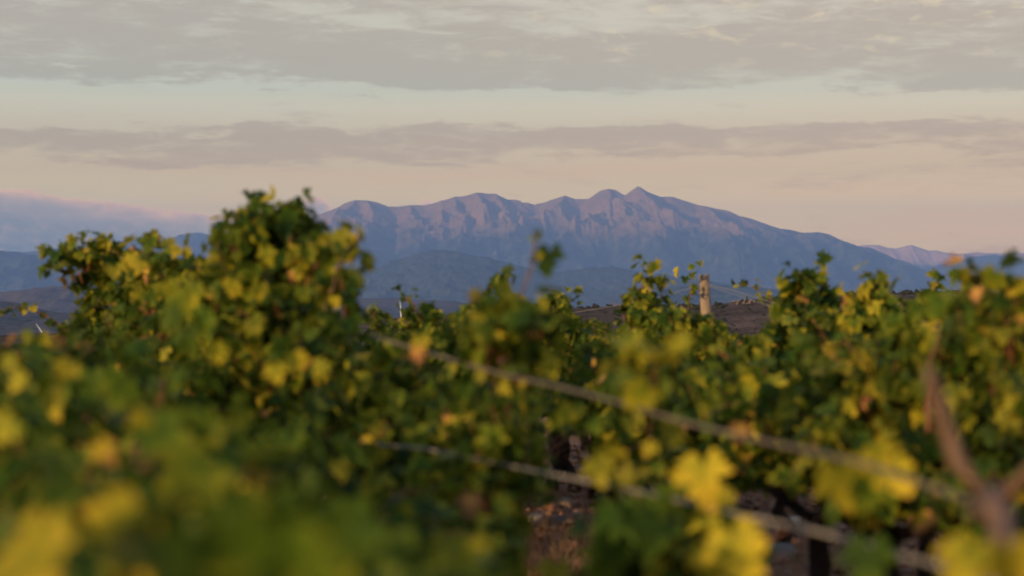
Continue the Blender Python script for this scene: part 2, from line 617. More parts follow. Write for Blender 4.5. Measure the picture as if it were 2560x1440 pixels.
def hill(name, prof, dist, front, back, material, base=-120, noise=0.25, nscale=1.0, seed=1, nu=420, nv=90, jag=0.0):
    """a range whose crest, DIST metres away, has the outline the photo shows; slopes fall to the plain on both sides"""
    prof = np.array(prof, dtype=float)
    px = np.linspace(prof[0, 0], prof[-1, 0], nu)
    yy = np.interp(px, prof[:, 0], prof[:, 1])
    k = np.ones(5) / 5
    zc = EYE + (HOR - yy) / FPX * dist
    q = np.linspace(0, 1, nu)
    tp = np.clip(np.minimum(q, 1 - q) / 0.10, 0, 1)
    tp = tp * tp * (3 - 2 * tp)
    zc = base - 10 + (zc - base + 10) * tp
    t = np.concatenate([np.linspace(-1, 0, nv // 3, endpoint=False), np.linspace(0, 1, nv - nv // 3)])
    P, T = np.meshgrid(px, t, indexing='ij')
    D = dist - np.where(T > 0, T * front, T * back)
    X = (P - 1280) / FPX * dist                     # constant width strip keeps the outline exact at the crest
    X = X * (1 + 0.0 * T)
    e = 1 - np.abs(T)
    fall = e * e * (3 - 2 * e) * 0.55 + e * 0.45
    ZC = zc[:, None] * np.ones_like(T)
    H = base + (ZC - base) * fall
    L = nscale * 1000.0
    wx = X / L + 0.35 * fbm(X / L * 0.7, D / L * 0.7, seed + 40, 3)
    rid = fbm(wx, D / L * 0.8, seed, 6, ridged=True) - 0.42
    env = np.clip(np.abs(T) * 3.0, 0, 1) * np.clip((1 - np.abs(T)) * 3, 0, 1)
    H = H + rid * env * (ZC - base) * noise * 3.0
    H = H + jag * (fbm(X / L * 4, D / L * 4, seed + 7, 4) - 0.5)
    o = new_mesh(name, np.stack([X, D, H], -1), grid_faces(nu, len(t))[:, ::-1], material)
    tag(o, kind='structure')
    return o, px, zc


M_MASSIF = make_mountain('massif_rock_lit_tops', 820, 1500, (0.028, 0.034, 0.018), (0.27, 0.15, 0.062), (0.36, 0.23, 0.12))  # tan tops over dark slopes also paint warm summit light and thicker low haze
M_FAR = make_mountain('far_range_rock_hazed', 450, 1000, (0.05, 0.058, 0.04), (0.62, 0.36, 0.22), (0.6, 0.42, 0.3))  # rock lightened to paint in the extra haze of the farther range
M_HILL = make_mountain('wooded_hill', 2500, 4000, (0.036, 0.042, 0.026), (0.12, 0.09, 0.06), (0.20, 0.15, 0.11), 2.5)
M_LOW = make_mountain('dry_hill', -150, 60, (0.05, 0.045, 0.035), (0.12, 0.085, 0.065), (0.20, 0.14, 0.10), 4.0)

CREST = [(430, 720), (520, 660), (600, 610), (700, 566), (760, 548), (800, 536), (840, 520), (862, 508), (890, 499.5), (915, 501), (940, 505), (970, 517), (992, 517), (1025, 512), (1060, 513),
         (1095, 505), (1125, 496), (1137, 491), (1155, 491), (1192, 482), (1220, 485), (1237, 484), (1267, 499), (1297, 501), (1307, 507), (1317, 506),
         (1335, 512), (1347, 509), (1360, 507), (1390, 496), (1412, 489), (1437, 498), (1470, 498), (1477, 494), (1502, 477), (1522, 472), (1540, 476),
         (1562, 489), (1575, 479), (1595, 466), (1620, 480), (1652, 492), (1680, 492), (1707, 501), (1745, 512), (1790, 522), (1820, 527), (1850, 540),
         (1880, 547), (1924, 564), (1950, 572), (1978, 575), (2009, 582), (2037, 580), (2048, 580), (2073, 585), (2107, 602), (2146, 616), (2172, 618),
         (2205, 632), (2267, 661), (2276, 661), (2318, 677), (2390, 710), (2480, 752)]
SPURS = [
    [(890, 499.5, 32), (872, 530, 31.2), (862, 566, 30.4), (838, 606, 29.5), (800, 660, 28.0)],
    [(915, 501, 32), (948, 530, 31.2), (962, 560, 30.5), (950, 600, 29.5), (965, 650, 28.3)],
    [(1025, 512, 32), (1040, 545, 31.1), (1072, 585, 30.1), (1065, 640, 28.6)],
    [(1137, 491, 32), (1142, 515, 31.4), (1172, 545, 30.7), (1185, 585, 29.8), (1160, 640, 28.4)],
    [(1192, 482, 32), (1200, 508, 31.4), (1212, 535, 30.8), (1236, 566, 30.1), (1246, 600, 29.3), (1262, 650, 28.0)],
    [(1237, 484, 32), (1262, 512, 31.4), (1268, 545, 30.6), (1290, 590, 29.5), (1300, 650, 28.0)],
    [(1412, 489, 32), (1392, 515, 31.4), (1352, 535, 30.9), (1318, 552, 30.5), (1300, 592, 29.5)],
    [(1522, 472, 32), (1520, 495, 31.4), (1498, 520, 30.8), (1452, 548, 30.1), (1396, 584, 29.2), (1338, 625, 28.3)],
    [(1520, 495, 31.4), (1552, 520, 30.7), (1575, 552, 30.0), (1610, 575, 29.4), (1628, 640, 28.0)],
    [(1595, 466, 32), (1612, 492, 31.4), (1652, 522, 30.8), (1702, 545, 30.3), (1762, 572, 29.6), (1790, 640, 28.2)],
    [(1745, 512, 32), (1782, 540, 31.2), (1836, 578, 30.3), (1862, 640, 28.9)],
    [(1850, 540, 32), (1902, 578, 31.0), (1950, 640, 29.6), (1968, 700, 28.2)],
    [(1950, 572, 32), (2002, 618, 30.9), (2036, 680, 29.5)],
    [(2048, 580, 32), (2092, 622, 31), (2130, 690, 29.6)],
    [(2146, 616, 32), (2185, 655, 31.0), (2215, 710, 30.0)],
    [(2205, 632, 32), (2245, 672, 31.2), (2285, 720, 30.3)],
]


def build_massif():
    nu, nv = 760, 250
    px = np.linspace(430, 2480, nu)
    dk = np.concatenate([np.linspace(25.5, 32, nv - 50, endpoint=False), np.linspace(32, 35, 50)]) * 1000
    P, D = np.meshgrid(px, dk, indexing='ij')
    X = (P - 1280) / FPX * 32000
    Y = D

    def tri(px_, y_, d_):                            # every skeleton point sits at the height it shows in the photo
        return np.array([(px_ - 1280) / FPX * 32000, d_, EYE + (HOR - y_) / FPX * d_])
    H = np.full(P.shape, -1e9)
    wx = X + 620 * (fbm(X / 1500, Y / 1500, 71, 5) - 0.5) * np.clip((32000 - Y) / 1500, 0, 1)
    wy = Y + 620 * (fbm(X / 1500, Y / 1500, 91, 5) - 0.5) * np.clip((32000 - Y) / 1500, 0, 1)

    def tent(a, b, slope):
        ab = b[:2] - a[:2]
        t = np.clip(((wx - a[0]) * ab[0] + (wy - a[1]) * ab[1]) / (ab @ ab), 0, 1)
        dx = wx - (a[0] + t * ab[0])
        dy = wy - (a[1] + t * ab[1])
        return a[2] + t * (b[2] - a[2]) - slope * np.hypot(dx, dy)
    zc = EYE + (HOR - np.interp(px, *np.array(CREST).T)) / FPX * 32000
    H = np.where(Y >= 32000, zc[:, None] - 0.42 * (Y - 32000), H)
    cr = [tri(a, b, 32000) for a, b in CREST]
    for a, b in zip(cr[:-1], cr[1:]):
        H = np.maximum(H, tent(a, b, 0.66))
    for sp in SPURS:
        pts = [tri(q[0], q[1], q[2] * 1000) for q in sp]
        for a, b in zip(pts[:-1], pts[1:]):
            h = tent(a, b, 0.64)
            k = 40.0                                 # slightly rounded where spurs meet
            H = np.maximum(H, h) + k * np.exp(-np.abs(H - h) / k) * 0.25 * (h > -400)
    H = np.where(np.abs(Y - 32000) < 30, zc[:, None], np.minimum(H, np.where(Y > 32000, zc[:, None], 1e9)))
    # gullies
    env = np.clip(np.abs(32000 - Y) / 1200, 0.03, 1)
    L = 760.0
    gx = X / L + 0.5 * fbm(X / 2000, Y / 2000, 3, 3)
    rid = fbm(gx, Y / L * 0.55, 21, 6, ridged=True) - 0.42
    H = H + rid * 420 * env
    H = H + (fbm(X / 220, Y / 220, 33, 4) - 0.5) * (16 + 120 * env)
    # foot
    foot = np.clip((Y - 25500) / 2500, 0, 1)
    H = -140 + (np.maximum(H, -140) + 140) * foot
    # the silhouette must not be topped by the slopes in front of it
    lim = EYE + (zc[:, None] - EYE) * (Y / 32000) - 12 * np.clip(np.abs(32000 - Y) / 300, 0, 1)
    H = np.where(Y < 31999, np.minimum(H, lim), H)
    o = new_mesh('mountain', np.stack([X, Y, H], -1), grid_faces(nu, nv)[:, ::-1], M_MASSIF)
    tag(o, kind='structure')


build_massif()

# ranges behind the massif
hill('mountain', [(1900, 700), (2060, 640), (2130, 616), (2168, 613), (2195, 613), (2220, 620), (2240, 621), (2262, 616), (2279, 612.5), (2297, 619), (2322, 627), (2338, 626),
                  (2352, 629), (2380, 637), (2400, 636), (2430, 632), (2440, 630), (2458, 634), (2490, 632), (2520, 634), (2547, 631), (2575, 636), (2680, 660), (2800, 700)],
     39000, 2500, 1400, M_FAR, -200, 0.22, 2.2, 5, 420, 80, 20)
hill('mountain', [(2200, 720), (2320, 672), (2390, 650), (2440, 641), (2485, 637), (2520, 646), (2570, 660), (2700, 720)],
     36400, 2500, 1500, M_HILL, -200, 0.20, 2.0, 8, 260, 60, 20)
hill('mountain', [(-700, 660), (-60, 640), (120, 625), (230, 612), (290, 605), (330, 598), (365, 599), (410, 603), (450, 592), (478, 584), (496, 581), (515, 585), (545, 595), (620, 610), (760, 640), (900, 690)],
     36000, 3500, 2500, M_HILL, -200, 0.22, 2.2, 15, 420, 80, 20)
hill('hill', [(-420, 650), (-200, 628), (0, 627), (40, 628), (70, 636), (120, 637), (160, 634), (230, 640), (330, 660), (480, 672), (620, 690), (800, 740)],
     26000, 4000, 4000, M_HILL, -160, 0.24, 1.4, 25, 420, 90, 20)
hill('hill', [(700, 745), (800, 716), (870, 698), (920, 680), (970, 660), (1020, 643), (1060, 630), (1085, 625), (1115, 625), (1150, 632), (1200, 642), (1260, 655),
              (1310, 668), (1350, 680), (1400, 681), (1450, 676), (1490, 670), (1525, 665), (1560, 672), (1610, 684), (1660, 690), (1740, 697), (1850, 716), (1980, 745)],
     21000, 4500, 4000, M_HILL, -140, 0.22, 1.2, 35, 520, 100, 18)
hill('hill', [(1500, 730), (1640, 718), (1760, 712), (1860, 716), (1950, 724), (2050, 735), (2300, 760)],
     15000, 2500, 2500, M_HILL, -140, 0.2, 1.0, 45, 320, 70, 10)
hill('hill', [(-420, 758), (-150, 752), (0, 744), (60, 738), (110, 729), (150, 720), (200, 713), (260, 712), (330, 716), (420, 728), (560, 745), (700, 748), (820, 746), (900, 745), (960, 745), (1000, 747), (1100, 752), (1300, 760)],
     10500, 3000, 2500, M_LOW, -125, 0.20, 0.7, 55, 520, 90, 8)
hill('hill', [(-420, 770), (-100, 756), (-20, 753), (20, 757), (70, 772), (160, 786), (300, 790), (500, 795)],
     5200, 1500, 1500, M_LOW, -125, 0.16, 0.45, 65, 260, 70, 6)

# the brown garrigue ridge beyond the vineyard
M_GAR = make_garrigue()
RIDGE = [(-500, 860), (-100, 845), (60, 836), (140, 832), (260, 825), (500, 815), (760, 806), (900, 799), (960, 797), (1010, 795), (1200, 784), (1400, 773), (1480, 768), (1560, 765),
         (1640, 765), (1700, 763), (1760, 764), (1800, 760), (1830, 755), (1860, 751), (1885, 748), (1920, 745), (2000, 742), (2080, 735), (2110, 732), (2200, 731), (2350, 730), (2440, 731), (2560, 735), (2800, 740), (3100, 760)]
ridge_o, rpx, rz = hill('hill', RIDGE, 900, 420, 500, M_GAR, -46, 0.05, 0.16, 75, 700, 120, 1.6)


def blob_template(sub=1):
    import bmesh
    bm = bmesh.new()
    bmesh.ops.create_icosphere(bm, subdivisions=sub, radius=1)
    v = np.array([q.co[:] for q in bm.verts])
    f = np.array([[q.index for q in p.verts] for p in bm.faces])
    bm.free()
    return v, f


def scatter_blobs(name, pos, size, material, seed, flat=0.75, rough=0.28, sub=1, kind='stuff', label=None, smooth=False):
    rng = np.random.default_rng(seed)
    v, f = blob_template(sub)
    n = len(pos)
    d = 1 + rng.normal(0, rough, (n, len(v)))
    s = np.stack([size * rng.uniform(0.7, 1.35, n), size * rng.uniform(0.7, 1.35, n), size * flat * rng.uniform(0.7, 1.3, n)], -1)
    V = pos[:, None] + v[None] * d[..., None] * s[:, None]
    F = (f[None] + (np.arange(n) * len(v))[:, None, None]).reshape(-1, 3)
    o = new_mesh(name, V, F, material, smooth=smooth)
    tag(o, kind=kind, label=label)
    return o


def ridge_surface():
    me = ridge_o.data
    co = np.zeros(len(me.vertices) * 3, dtype=np.float32)
    me.vertices.foreach_get('co', co)
    return co.reshape(700, 120, 3)


RS = ridge_surface()
rng = np.random.default_rng(4)
iu = rng.integers(60, 690, 9000)
iv = rng.integers(30, 100, 9000)
keep = fbm(iu / 14.0, iv / 7.0, 3, 3) > 0.46
pos = RS[iu[keep], iv[keep]].astype(float)
pos += rng.normal(0, 1.0, pos.shape) * [1, 1, 0]
scatter_blobs('shrubs', pos, rng.uniform(0.35, 1.0, len(pos)) * 1.1, make_scrub(), 6, 0.65, 0.25, 1, 'stuff', 'low dark scrub covering the brown ridge beyond the vines')
# taller bushes that break the crest line behind the wooden post and to its left
iu = np.concatenate([np.argmin(np.abs(rpx[None] - np.array(rng.uniform(1560, 1800, 70))[:, None]), axis=1),
                     np.argmin(np.abs(rpx[None] - np.array(rng.uniform(1800, 2600, 110))[:, None]), axis=1),
                     np.argmin(np.abs(rpx[None] - np.array(rng.uniform(1330, 1560, 30))[:, None]), axis=1)])
iv = rng.integers(39, 46, len(iu))
pos = RS[iu, iv].astype(float) + [0, 0, 0.5]
scatter_blobs('bushes', pos, rng.uniform(0.6, 1.7, len(pos)), make_scrub(), 8, 0.8, 0.22, 1, 'stuff', 'dark bushes along the crest of the brown ridge')
# pale rocks on the crest right of the post
M_ROCK = make_stone('pale_rock', (0.26, 0.18, 0.13), (0.17, 0.12, 0.09))
rp = np.concatenate([rng.uniform(1826, 1850, 7), rng.uniform(1852, 1880, 10), rng.uniform(1895, 1915, 3)])
iu = np.argmin(np.abs(rpx[None] - rp[:, None]), axis=1)
iv = rng.integers(40, 45, len(iu))
for k in range(len(iu)):
    p = RS[iu[k], iv[k]].astype(float)
    o = scatter_blobs('boulder', np.zeros((1, 3)), np.array([rng.uniform(0.45, 1.1)]), M_ROCK, 300 + k, 0.7, 0.2, 1, None, None)
    o.location = p + np.array([0, -0.4, 0.3])
    tag(o, 'pale sunlit boulder on the crest of the brown ridge just right of the wooden post', 'boulder', 'pale boulders on the ridge crest')

# ------------------------------------------------------------------ wind turbines in the valley
def blade(bag, hub, ang, length, root, yoff):
    d = np.array([sin(ang), 0, cos(ang)])
    q = np.array([cos(ang), 0, -sin(ang)])
    n = 14
    V = []
    for i in range(n):
        t = i / (n - 1)
        c = root * (0.55 + 0.45 * min(1, t * 6)) * (1 - 0.90 * max(0, t - 0.12) / 0.88)
        th = 0.45 * c * (1 - 0.5 * t)
        ctr = hub + d * (1.2 + t * length) + np.array([0, yoff, 0])
        for k in range(8):
            a = 2 * pi * k / 8
            V.append(ctr + q * (cos(a) * c * 0.5 + 0.12 * c) + np.array([0, sin(a) * th * 0.5, 0]))
    F = [[i * 8 + k, i * 8 + (k + 1) % 8, (i + 1) * 8 + (k + 1) % 8, (i + 1) * 8 + k] for i in range(n - 1) for k in range(8)]
    bag.add(V, None, F)
    bag.add(V[-8:], [[0, k, k + 1] for k in range(1, 7)])


def turbine(hub_px, hub_y, dist, first, label):
    hub = at(hub_px, hub_y, dist)
    gz = float(ground_z(hub[0], hub[1] + 3))
    root = empty('wind_turbine', (hub[0], hub[1] + 3, gz))
    tag(root, label, 'wind turbine', 'wind turbines in the valley')
    rel = np.array([0, -3, hub[2] - gz])
    b = Bag()
    hh = rel[2]
    b.tube([(0, 0, -2), (0, 0, hh * 0.5), (0, 0, hh - 1)], [2.1, 1.7, 1.2], 20)
    b.build('tower', M_WHITE, root)
    b = Bag()
    b.tube([(0, -2.0, hh), (0, -1.5, hh), (0, 4, hh), (0, 6, hh + 0.2)], [1.0, 1.7, 1.8, 1.2], 14)
    b.build('nacelle', M_WHITE, root)
    b = Bag()
    b.tube([(0, -4.6, hh), (0, -4.0, hh), (0, -3, hh), (0, -2, hh)], [0.2, 0.9, 1.4, 1.4], 14)
    b.build('hub', M_WHITE, root)
    for k in range(3):
        b = Bag()
        blade(b, np.array([0, -3.2, hh]), first + k * 2 * pi / 3, 43, 3.3, 0)
        b.build('blade', M_WHITE, root)


turbine(1005.5, 822, 2600, radians(-4.6), 'white wind turbine, one upright blade tip rising above the brown ridge')
turbine(128, 867, 2700, radians(-33), 'white wind turbine whose slanting blade tip shows under the arching shoot at far left')

# ------------------------------------------------------------------ leaves
HALF = [(0.03, -0.06), (0.10, -0.26), (0.24, -0.34), (0.38, -0.27), (0.43, -0.16), (0.53, -0.12), (0.40, -0.02), (0.55, 0.05), (0.62, 0.16), (0.72, 0.24),
        (0.58, 0.32), (0.44, 0.32), (0.32, 0.29), (0.29, 0.36), (0.40, 0.48), (0.37, 0.60), (0.24, 0.66), (0.17, 0.78), (0.08, 0.84)]
OUT = np.array(HALF + [(0.0, 0.97)] + [(-a, b) for a, b in HALF[::-1]])
LT = np.concatenate([[(0.0, 0.0)], OUT])           # vertex 0 is where the stalk joins
KV = len(LT)
KF = np.array([[0, i, i + 1] for i in range(1, KV - 1)])
KF = np.concatenate([KF, [[0, KV - 1, 1]]])


class Leaves:
    def __init__(s):
        s.p, s.n, s.t, s.s, s.a = [], [], [], [], []

    def add(s, p, n, t, size, age):
        s.p.append(p)
        s.n.append(n)
        s.t.append(t)
        s.s.append(size)
        s.a.append(age)

    def build(s, name, parent, rng, origin, material=None):
        p = np.array(s.p) - origin
        n = np.array(s.n)
        n /= np.linalg.norm(n, axis=1)[:, None] + 1e-9
        t = np.array(s.t)
        t = t - n * (t * n).sum(1)[:, None]
        t /= np.linalg.norm(t, axis=1)[:, None] + 1e-9
        x = np.cross(t, n)
        N = len(p)
        sz = np.array(s.s)[:, None]
        lx = LT[None, :, 0] * (1 + rng.normal(0, 0.07, (N, KV)))
        ly = LT[None, :, 1] * (1 + rng.normal(0, 0.07, (N, KV)))
        fold = rng.uniform(-0.2, 0.95, (N, 1))
        curl = rng.uniform(-0.3, 1.0, (N, 1))
        wav = rng.uniform(0.0, 0.14, (N, 1))
        ph = rng.uniform(0, 6.28, (N, 1))
        r = np.hypot(lx, ly)
        lz = fold * np.abs(lx) * 0.8 - curl * ly * np.abs(ly) * 0.7 - 0.25 * curl * lx * lx + wav * r * np.sin(5 * np.arctan2(lx, ly) + ph)
        V = p[:, None] + sz[..., None] * (lx[..., None] * x[:, None] + ly[..., None] * t[:, None] + lz[..., None] * n[:, None])
        F = (KF[None] + (np.arange(N) * KV)[:, None, None]).reshape(-1, 3)
        age = np.repeat(np.clip(np.array(s.a), 0, 1), KV)
        lf = np.stack([np.tile(LT[:, 0], N), np.tile(LT[:, 1], N), np.repeat(rng.random(N), KV)], -1)
        return new_mesh(name, V, F, material or M_LEAF, parent, True, {'age': age, 'leaf': lf})


UP = np.array([0, 0, 1.0])
# how high the hedge stands along the view, and where it is open so that trunks and soil show through
SKYLINE = np.array([(-900, 842), (0, 840), (140, 832), (180, 760), (205, 640), (240, 605), (505, 640), (528, 650), (546, 565), (566, 540), (600, 518), (640, 497), (680, 482), (715, 488), (745, 506), (800, 548),
                    (812, 600), (830, 640), (905, 660), (915, 780), (950, 775), (990, 745), (1000, 735), (1050, 750), (1110, 775), (1150, 770), (1200, 730), (1240, 705),
                    (1280, 715), (1340, 760), (1380, 715), (1430, 735), (1445, 790), (1530, 790), (1560, 740), (1600, 680), (1640, 665), (1680, 720), (1690, 772),
                    (1740, 778), (1795, 785), (1830, 830), (1900, 830), (1930, 800), (1945, 720), (1980, 685), (2040, 680), (2085, 720), (2100, 770), (2130, 740),
                    (2180, 690), (2220, 700), (2235, 750), (2290, 740), (2340, 690), (2385, 690), (2395, 660), (2490, 680), (2510, 690), (2600, 680), (4000, 680)], dtype=float)
LINES = [([(960, 848), (1000, 862), (1100, 890), (1250, 935), (1400, 967), (1560, 1010), (1700, 1053), (1850, 1090), (2000, 1122), (2180, 1165), (2350, 1225)], (5.9, 3.1)),
         ([(960, 1113), (1060, 1121), (1200, 1150), (1400, 1190), (1550, 1220), (1700, 1252), (1860, 1290)], (5.9, 3.7))]
OPEN = [(1320, 1465, 1240, 1450, 11.5), (1375, 1465, 1095, 1245, 12.6), (1875, 2010, 1232, 1350, 10.0), (1925, 2110, 1310, 1450, 9.0), (2060, 2300, 1318, 1450, 9.0)]


def trimmed(p, size, rng):
    d = p[1]
    if d < 0.6:
        return True
    px = 1280 + p[0] / d * FPX
    y = HOR - (p[2] - EYE) / d * FPX
    r = size * 0.45 / d * FPX
    if y - r < np.interp(px, SKYLINE[:, 0], SKYLINE[:, 1]) - 6:
        return True
    for ln, (d0, d1) in LINES:
        if ln[0][0] < px < ln[-1][0]:
            f = (px - ln[0][0]) / (ln[-1][0] - ln[0][0])
            yl = np.interp(px, [q[0] for q in ln], [q[1] for q in ln])
            if d < d0 + (d1 - d0) * f + 0.05 and abs(y - yl) < 8 + r:
                return rng.random() < 0.85
    for x0, x1, y0, y1, far in OPEN:
        if d < far and x0 - r < px < x1 + r and y0 - r < y < y1 + r:
            return rng.random() < 0.97
    return False


def grow(start, d, length, rng, droop=0.5, wander=0.25, step=0.06):
    """a shoot: stiff and upright first, then nodding under its own weight"""
    n = max(3, int(length / step))
    p = np.array(start, dtype=float)
    d = np.array(d, dtype=float)
    d /= np.linalg.norm(d)
    pts = [p.copy()]
    for i in range(n):
        f = i / n
        d = d + rng.normal(0, wander, 3) * 0.35 + np.array([0, 0, -droop * f * 0.22])
        d /= np.linalg.norm(d)
        p = p + d * step
        pts.append(p.copy())
    return np.array(pts)


def leaf_out(L, C, node, axis, k, size, age, rng, out_bias=None, petiole=True, trim=None):
    """one leaf on its stalk"""
    side = np.cross(axis, UP)
    if np.linalg.norm(side) < 0.2:
        side = np.array([cos(k * 2.4), sin(k * 2.4), 0])
    side /= np.linalg.norm(side)
    side = side * (1 if k % 2 else -1)
    ang = rng.normal(0, 0.7)
    side = side * cos(ang) + np.cross(axis, side) * sin(ang)
    o = side + rng.normal(0, 0.25, 3) + np.array([0, 0, 0.25])
    if out_bias is not None:
        o = o + out_bias * 0.5
    o /= np.linalg.norm(o)
    pl = size * rng.uniform(0.35, 0.8)
    base = node + o * pl
    if trim is not None and trimmed(base + trim, size, rng):
        return
    nrm = o * 0.7 + UP * rng.uniform(0.0, 0.75) + rng.normal(0, 0.5, 3)
    tip = -UP * rng.uniform(0.35, 1.0) + o * 0.55 + rng.normal(0, 0.35, 3)
    L.add(base, nrm, tip, size, age)
    if petiole and C is not None:
        mid = (node + base) / 2 + UP * 0.1 * pl
        C.tube([node, mid, base], [0.0016, 0.0014, 0.0013], 4)


def leaf_age(rng, mean):
    a = rng.normal(mean + 0.015, 0.125)
    r = rng.random()
    if r < 0.035:
        a = rng.uniform(0.56, 0.74)
    elif r < 0.047:
        a = rng.uniform(0.86, 1.0)
    return float(np.clip(a, 0.02, 1))


def vine_body(root, rng, h0=0.62, arm=0.45, fork=False, lean=(0, 0), rad=0.034, skip_trunk=False):
    """gnarled trunk with its two permanent arms along the row"""
    b = Bag()

    def gn(a, c, r0, r1, n=9, w=0.02):
        t = np.linspace(0, 1, n)[:, None]
        p = np.array(a) * (1 - t) + np.array(c) * t
        p[1:-1] += rng.normal(0, w, (n - 2, 3)) * [1, 1, 0.3]
        r = np.linspace(r0, r1, n) * (1 + rng.normal(0, 0.12, n))
        return p, r
    head = np.array([lean[0], lean[1], h0])
    if fork:
        for sx in (-1, 1):
            p, r = gn((sx * 0.085, 0, -0.05), head + [sx * 0.02, 0, 0], rad * 1.15, rad * 0.95)
            b.tube(p, r, 9, 0.1, rng)
    else:
        p, r = gn((0, 0, -0.05), head, rad * 1.25, rad)
        b.tube(p, r, 9, 0.1, rng)
    p, r = gn(head - [0, 0, 0.05], head + [0, 0, 0.03], rad * 1.1, rad * 1.2, 4, 0.005)
    b.tube(p, r, 9, 0.12, rng)
    for sg in (-1, 1):
        e = head + U * sg * arm + [0, 0, rng.uniform(0.04, 0.12)]
        p, r = gn(head, e, rad * 0.8, rad * 0.42, 8, 0.014)
        b.tube(p, r, 7, 0.1, rng)
    b.build('trunk', M_BARK, root)
    return head


NVINE = 0


def vine(p, s, label, top=1.42, nshoot=16, dense=1.0, age=0.33, lsize=0.086, seed=None, fork=False, width=1.0, spread=0.5, low=0.35,
         extra=(), leaves=(), clumps=(), fill=1.0, group='vines in the vineyard rows', shoots=True, rad=0.034):
    """one grape vine: trunk, canes, foliage, and the striking single canes and leaves the photo shows on it"""
    global NVINE
    NVINE += 1
    rng = np.random.default_rng(1000 + NVINE if seed is None else seed)
    base = PERP * p + U * s
    base[2] = float(ground_z(base[0], base[1]))
    root = empty('grape_vine', base)
    tag(root, label, 'grape vine', group)
    top = top - 0.0
    head = vine_body(root, rng, h0=0.60 + rng.uniform(-0.04, 0.06), fork=fork, rad=rad, lean=tuple(rng.normal(0, 0.03, 2)))
    L, C = Leaves(), Bag()
    zmax = top - base[2]
    if shoots:
        for i in range(nshoot):
            f = rng.uniform(-1, 1)
            st = head + U * f * spread + UP * (0.05 + 0.06 * abs(f))
            kind = rng.random()
            across = rng.choice([-1, 1])
            if kind < 0.55:                              # upright
                d = UP * 1.0 + PERP * across * rng.uniform(0, 0.35) * width + U * rng.normal(0, 0.25)
                ln = max(0.25, (zmax - st[2]) * rng.uniform(0.75, 1.06))
                dr = 0.25
            else:                                        # leaning out and hanging
                d = UP * rng.uniform(0.55, 0.95) + PERP * across * rng.uniform(0.45, 0.95) * width + U * rng.normal(0, 0.3)
                ln = max(0.3, (zmax - st[2]) * rng.uniform(0.95, 1.45))
                dr = rng.uniform(0.9, 1.9)
            pts = grow(st, d, ln, rng, dr, 0.22)
            W = pts + base
            yy = HOR - (W[:, 2] - EYE) / np.maximum(W[:, 1], 0.5) * FPX
            lim = np.interp(1280 + W[:, 0] / np.maximum(W[:, 1], 0.5) * FPX, SKYLINE[:, 0], SKYLINE[:, 1]) + 10
            bad = np.nonzero(yy < lim)[0]
            if len(bad):
                pts = pts[:max(4, bad[0])]
            over = pts[:, 2] > zmax
            pts[over, 2] = zmax - (pts[over, 2] - zmax) * 0.4
            n = len(pts)
            C.tube(pts, np.linspace(0.0048, 0.0018, n), 5)
            sm = age + rng.normal(0, 0.09)
            ax = np.gradient(pts, axis=0)
            ax /= np.linalg.norm(ax, axis=1)[:, None]
            ob = PERP * across * 0.6
            for k in range(1, n):
                u = k / n
                reps = 1 + int(rng.random() * 4.6 * dense)
                if rng.random() > 0.95 * min(1, dense + 0.25):
                    reps = 0
                if pts[k, 2] < low:
                    reps = 0
                for q in range(reps):
                    sz = lsize * rng.uniform(0.55, 1.22) * (1 - 0.45 * u * u)
                    nd = pts[k] if q == 0 else pts[k] + rng.normal(0, 0.065, 3)
                    leaf_out(L, C if q == 0 else None, nd, ax[k], k + q, sz, leaf_age(rng, sm + 0.07 * (0.5 - u)), rng, ob, trim=base)
        # side shoots thicken the upper hedge
        nf = int(150 * fill * dense)
        hz = zmax - head[2]
        ph = rng.uniform(0, 6.28, 3)
        for k in range(nf):
            u = rng.uniform(-1, 1)
            lump = 0.78 + 0.22 * sin(5 * u + ph[0]) * cos(3.1 * u + ph[1])
            zz = head[2] + hz * lump * (1 - abs(rng.normal(0, 0.33)))
            q = head * 0 + U * u * (spread + 0.1) + PERP * rng.normal(0, 0.17) * width
            q[2] = zz
            if zz < low:
                continue
            axr = UP + rng.normal(0, 0.5, 3)
            leaf_out(L, None, q, axr / np.linalg.norm(axr), k, lsize * rng.uniform(0.6, 1.1), leaf_age(rng, age + 0.10 * lump - 0.06), rng, trim=base)
        for cl in clumps:
            cx, cyy, dist, rx, ry = cl[:5]
            ca = cl[5] if len(cl) > 5 else age
            cs = cl[6] if len(cl) > 6 else lsize
            cd = cl[7] if len(cl) > 7 else 1.0
            ctr = at(cx, cyy, dist) - base
            a_, b_ = rx / FPX * dist, ry / FPX * dist
            nn = int(cd * 3.6 * pi * a_ * b_ / (0.72 * cs * cs))
            nn = min(nn, 420)
            phs = rng.uniform(0, 6.28, 3)
            for tw in range(3):                          # twigs that carry the clump
                e_ = ctr + np.array([rng.normal(0, 0.4) * a_, rng.normal(0, 0.3) * a_, rng.uniform(0.1, 0.7) * b_])
                s_ = ctr + np.array([rng.normal(0, 0.25) * a_, rng.normal(0, 0.2) * a_, -b_ * rng.uniform(0.9, 1.3)])
                mid = (e_ + s_) / 2 + rng.normal(0, 0.15, 3) * a_
                C.tube([s_, mid, e_], [0.0045, 0.0035, 0.002], 5)
            for k in range(nn):
                dv = rng.normal(0, 1, 3)
                dv /= np.linalg.norm(dv)
                rr = rng.random() ** 0.42
                rr *= 0.84 + 0.16 * sin(3 * dv[0] + phs[0]) * cos(4 * dv[2] + phs[1])
                q = ctr + dv * rr * np.array([a_, min(a_, 0.28), b_])
                ob = dv * np.array([1, 1, 0.5])
                leaf_out(L, None, q, UP, k, cs * rng.uniform(0.6, 1.12), leaf_age(rng, ca + 0.07 * dv[2]), rng, ob * 1.6, trim=base)
        if C.v:
            C.build('canes', M_CANE, root)
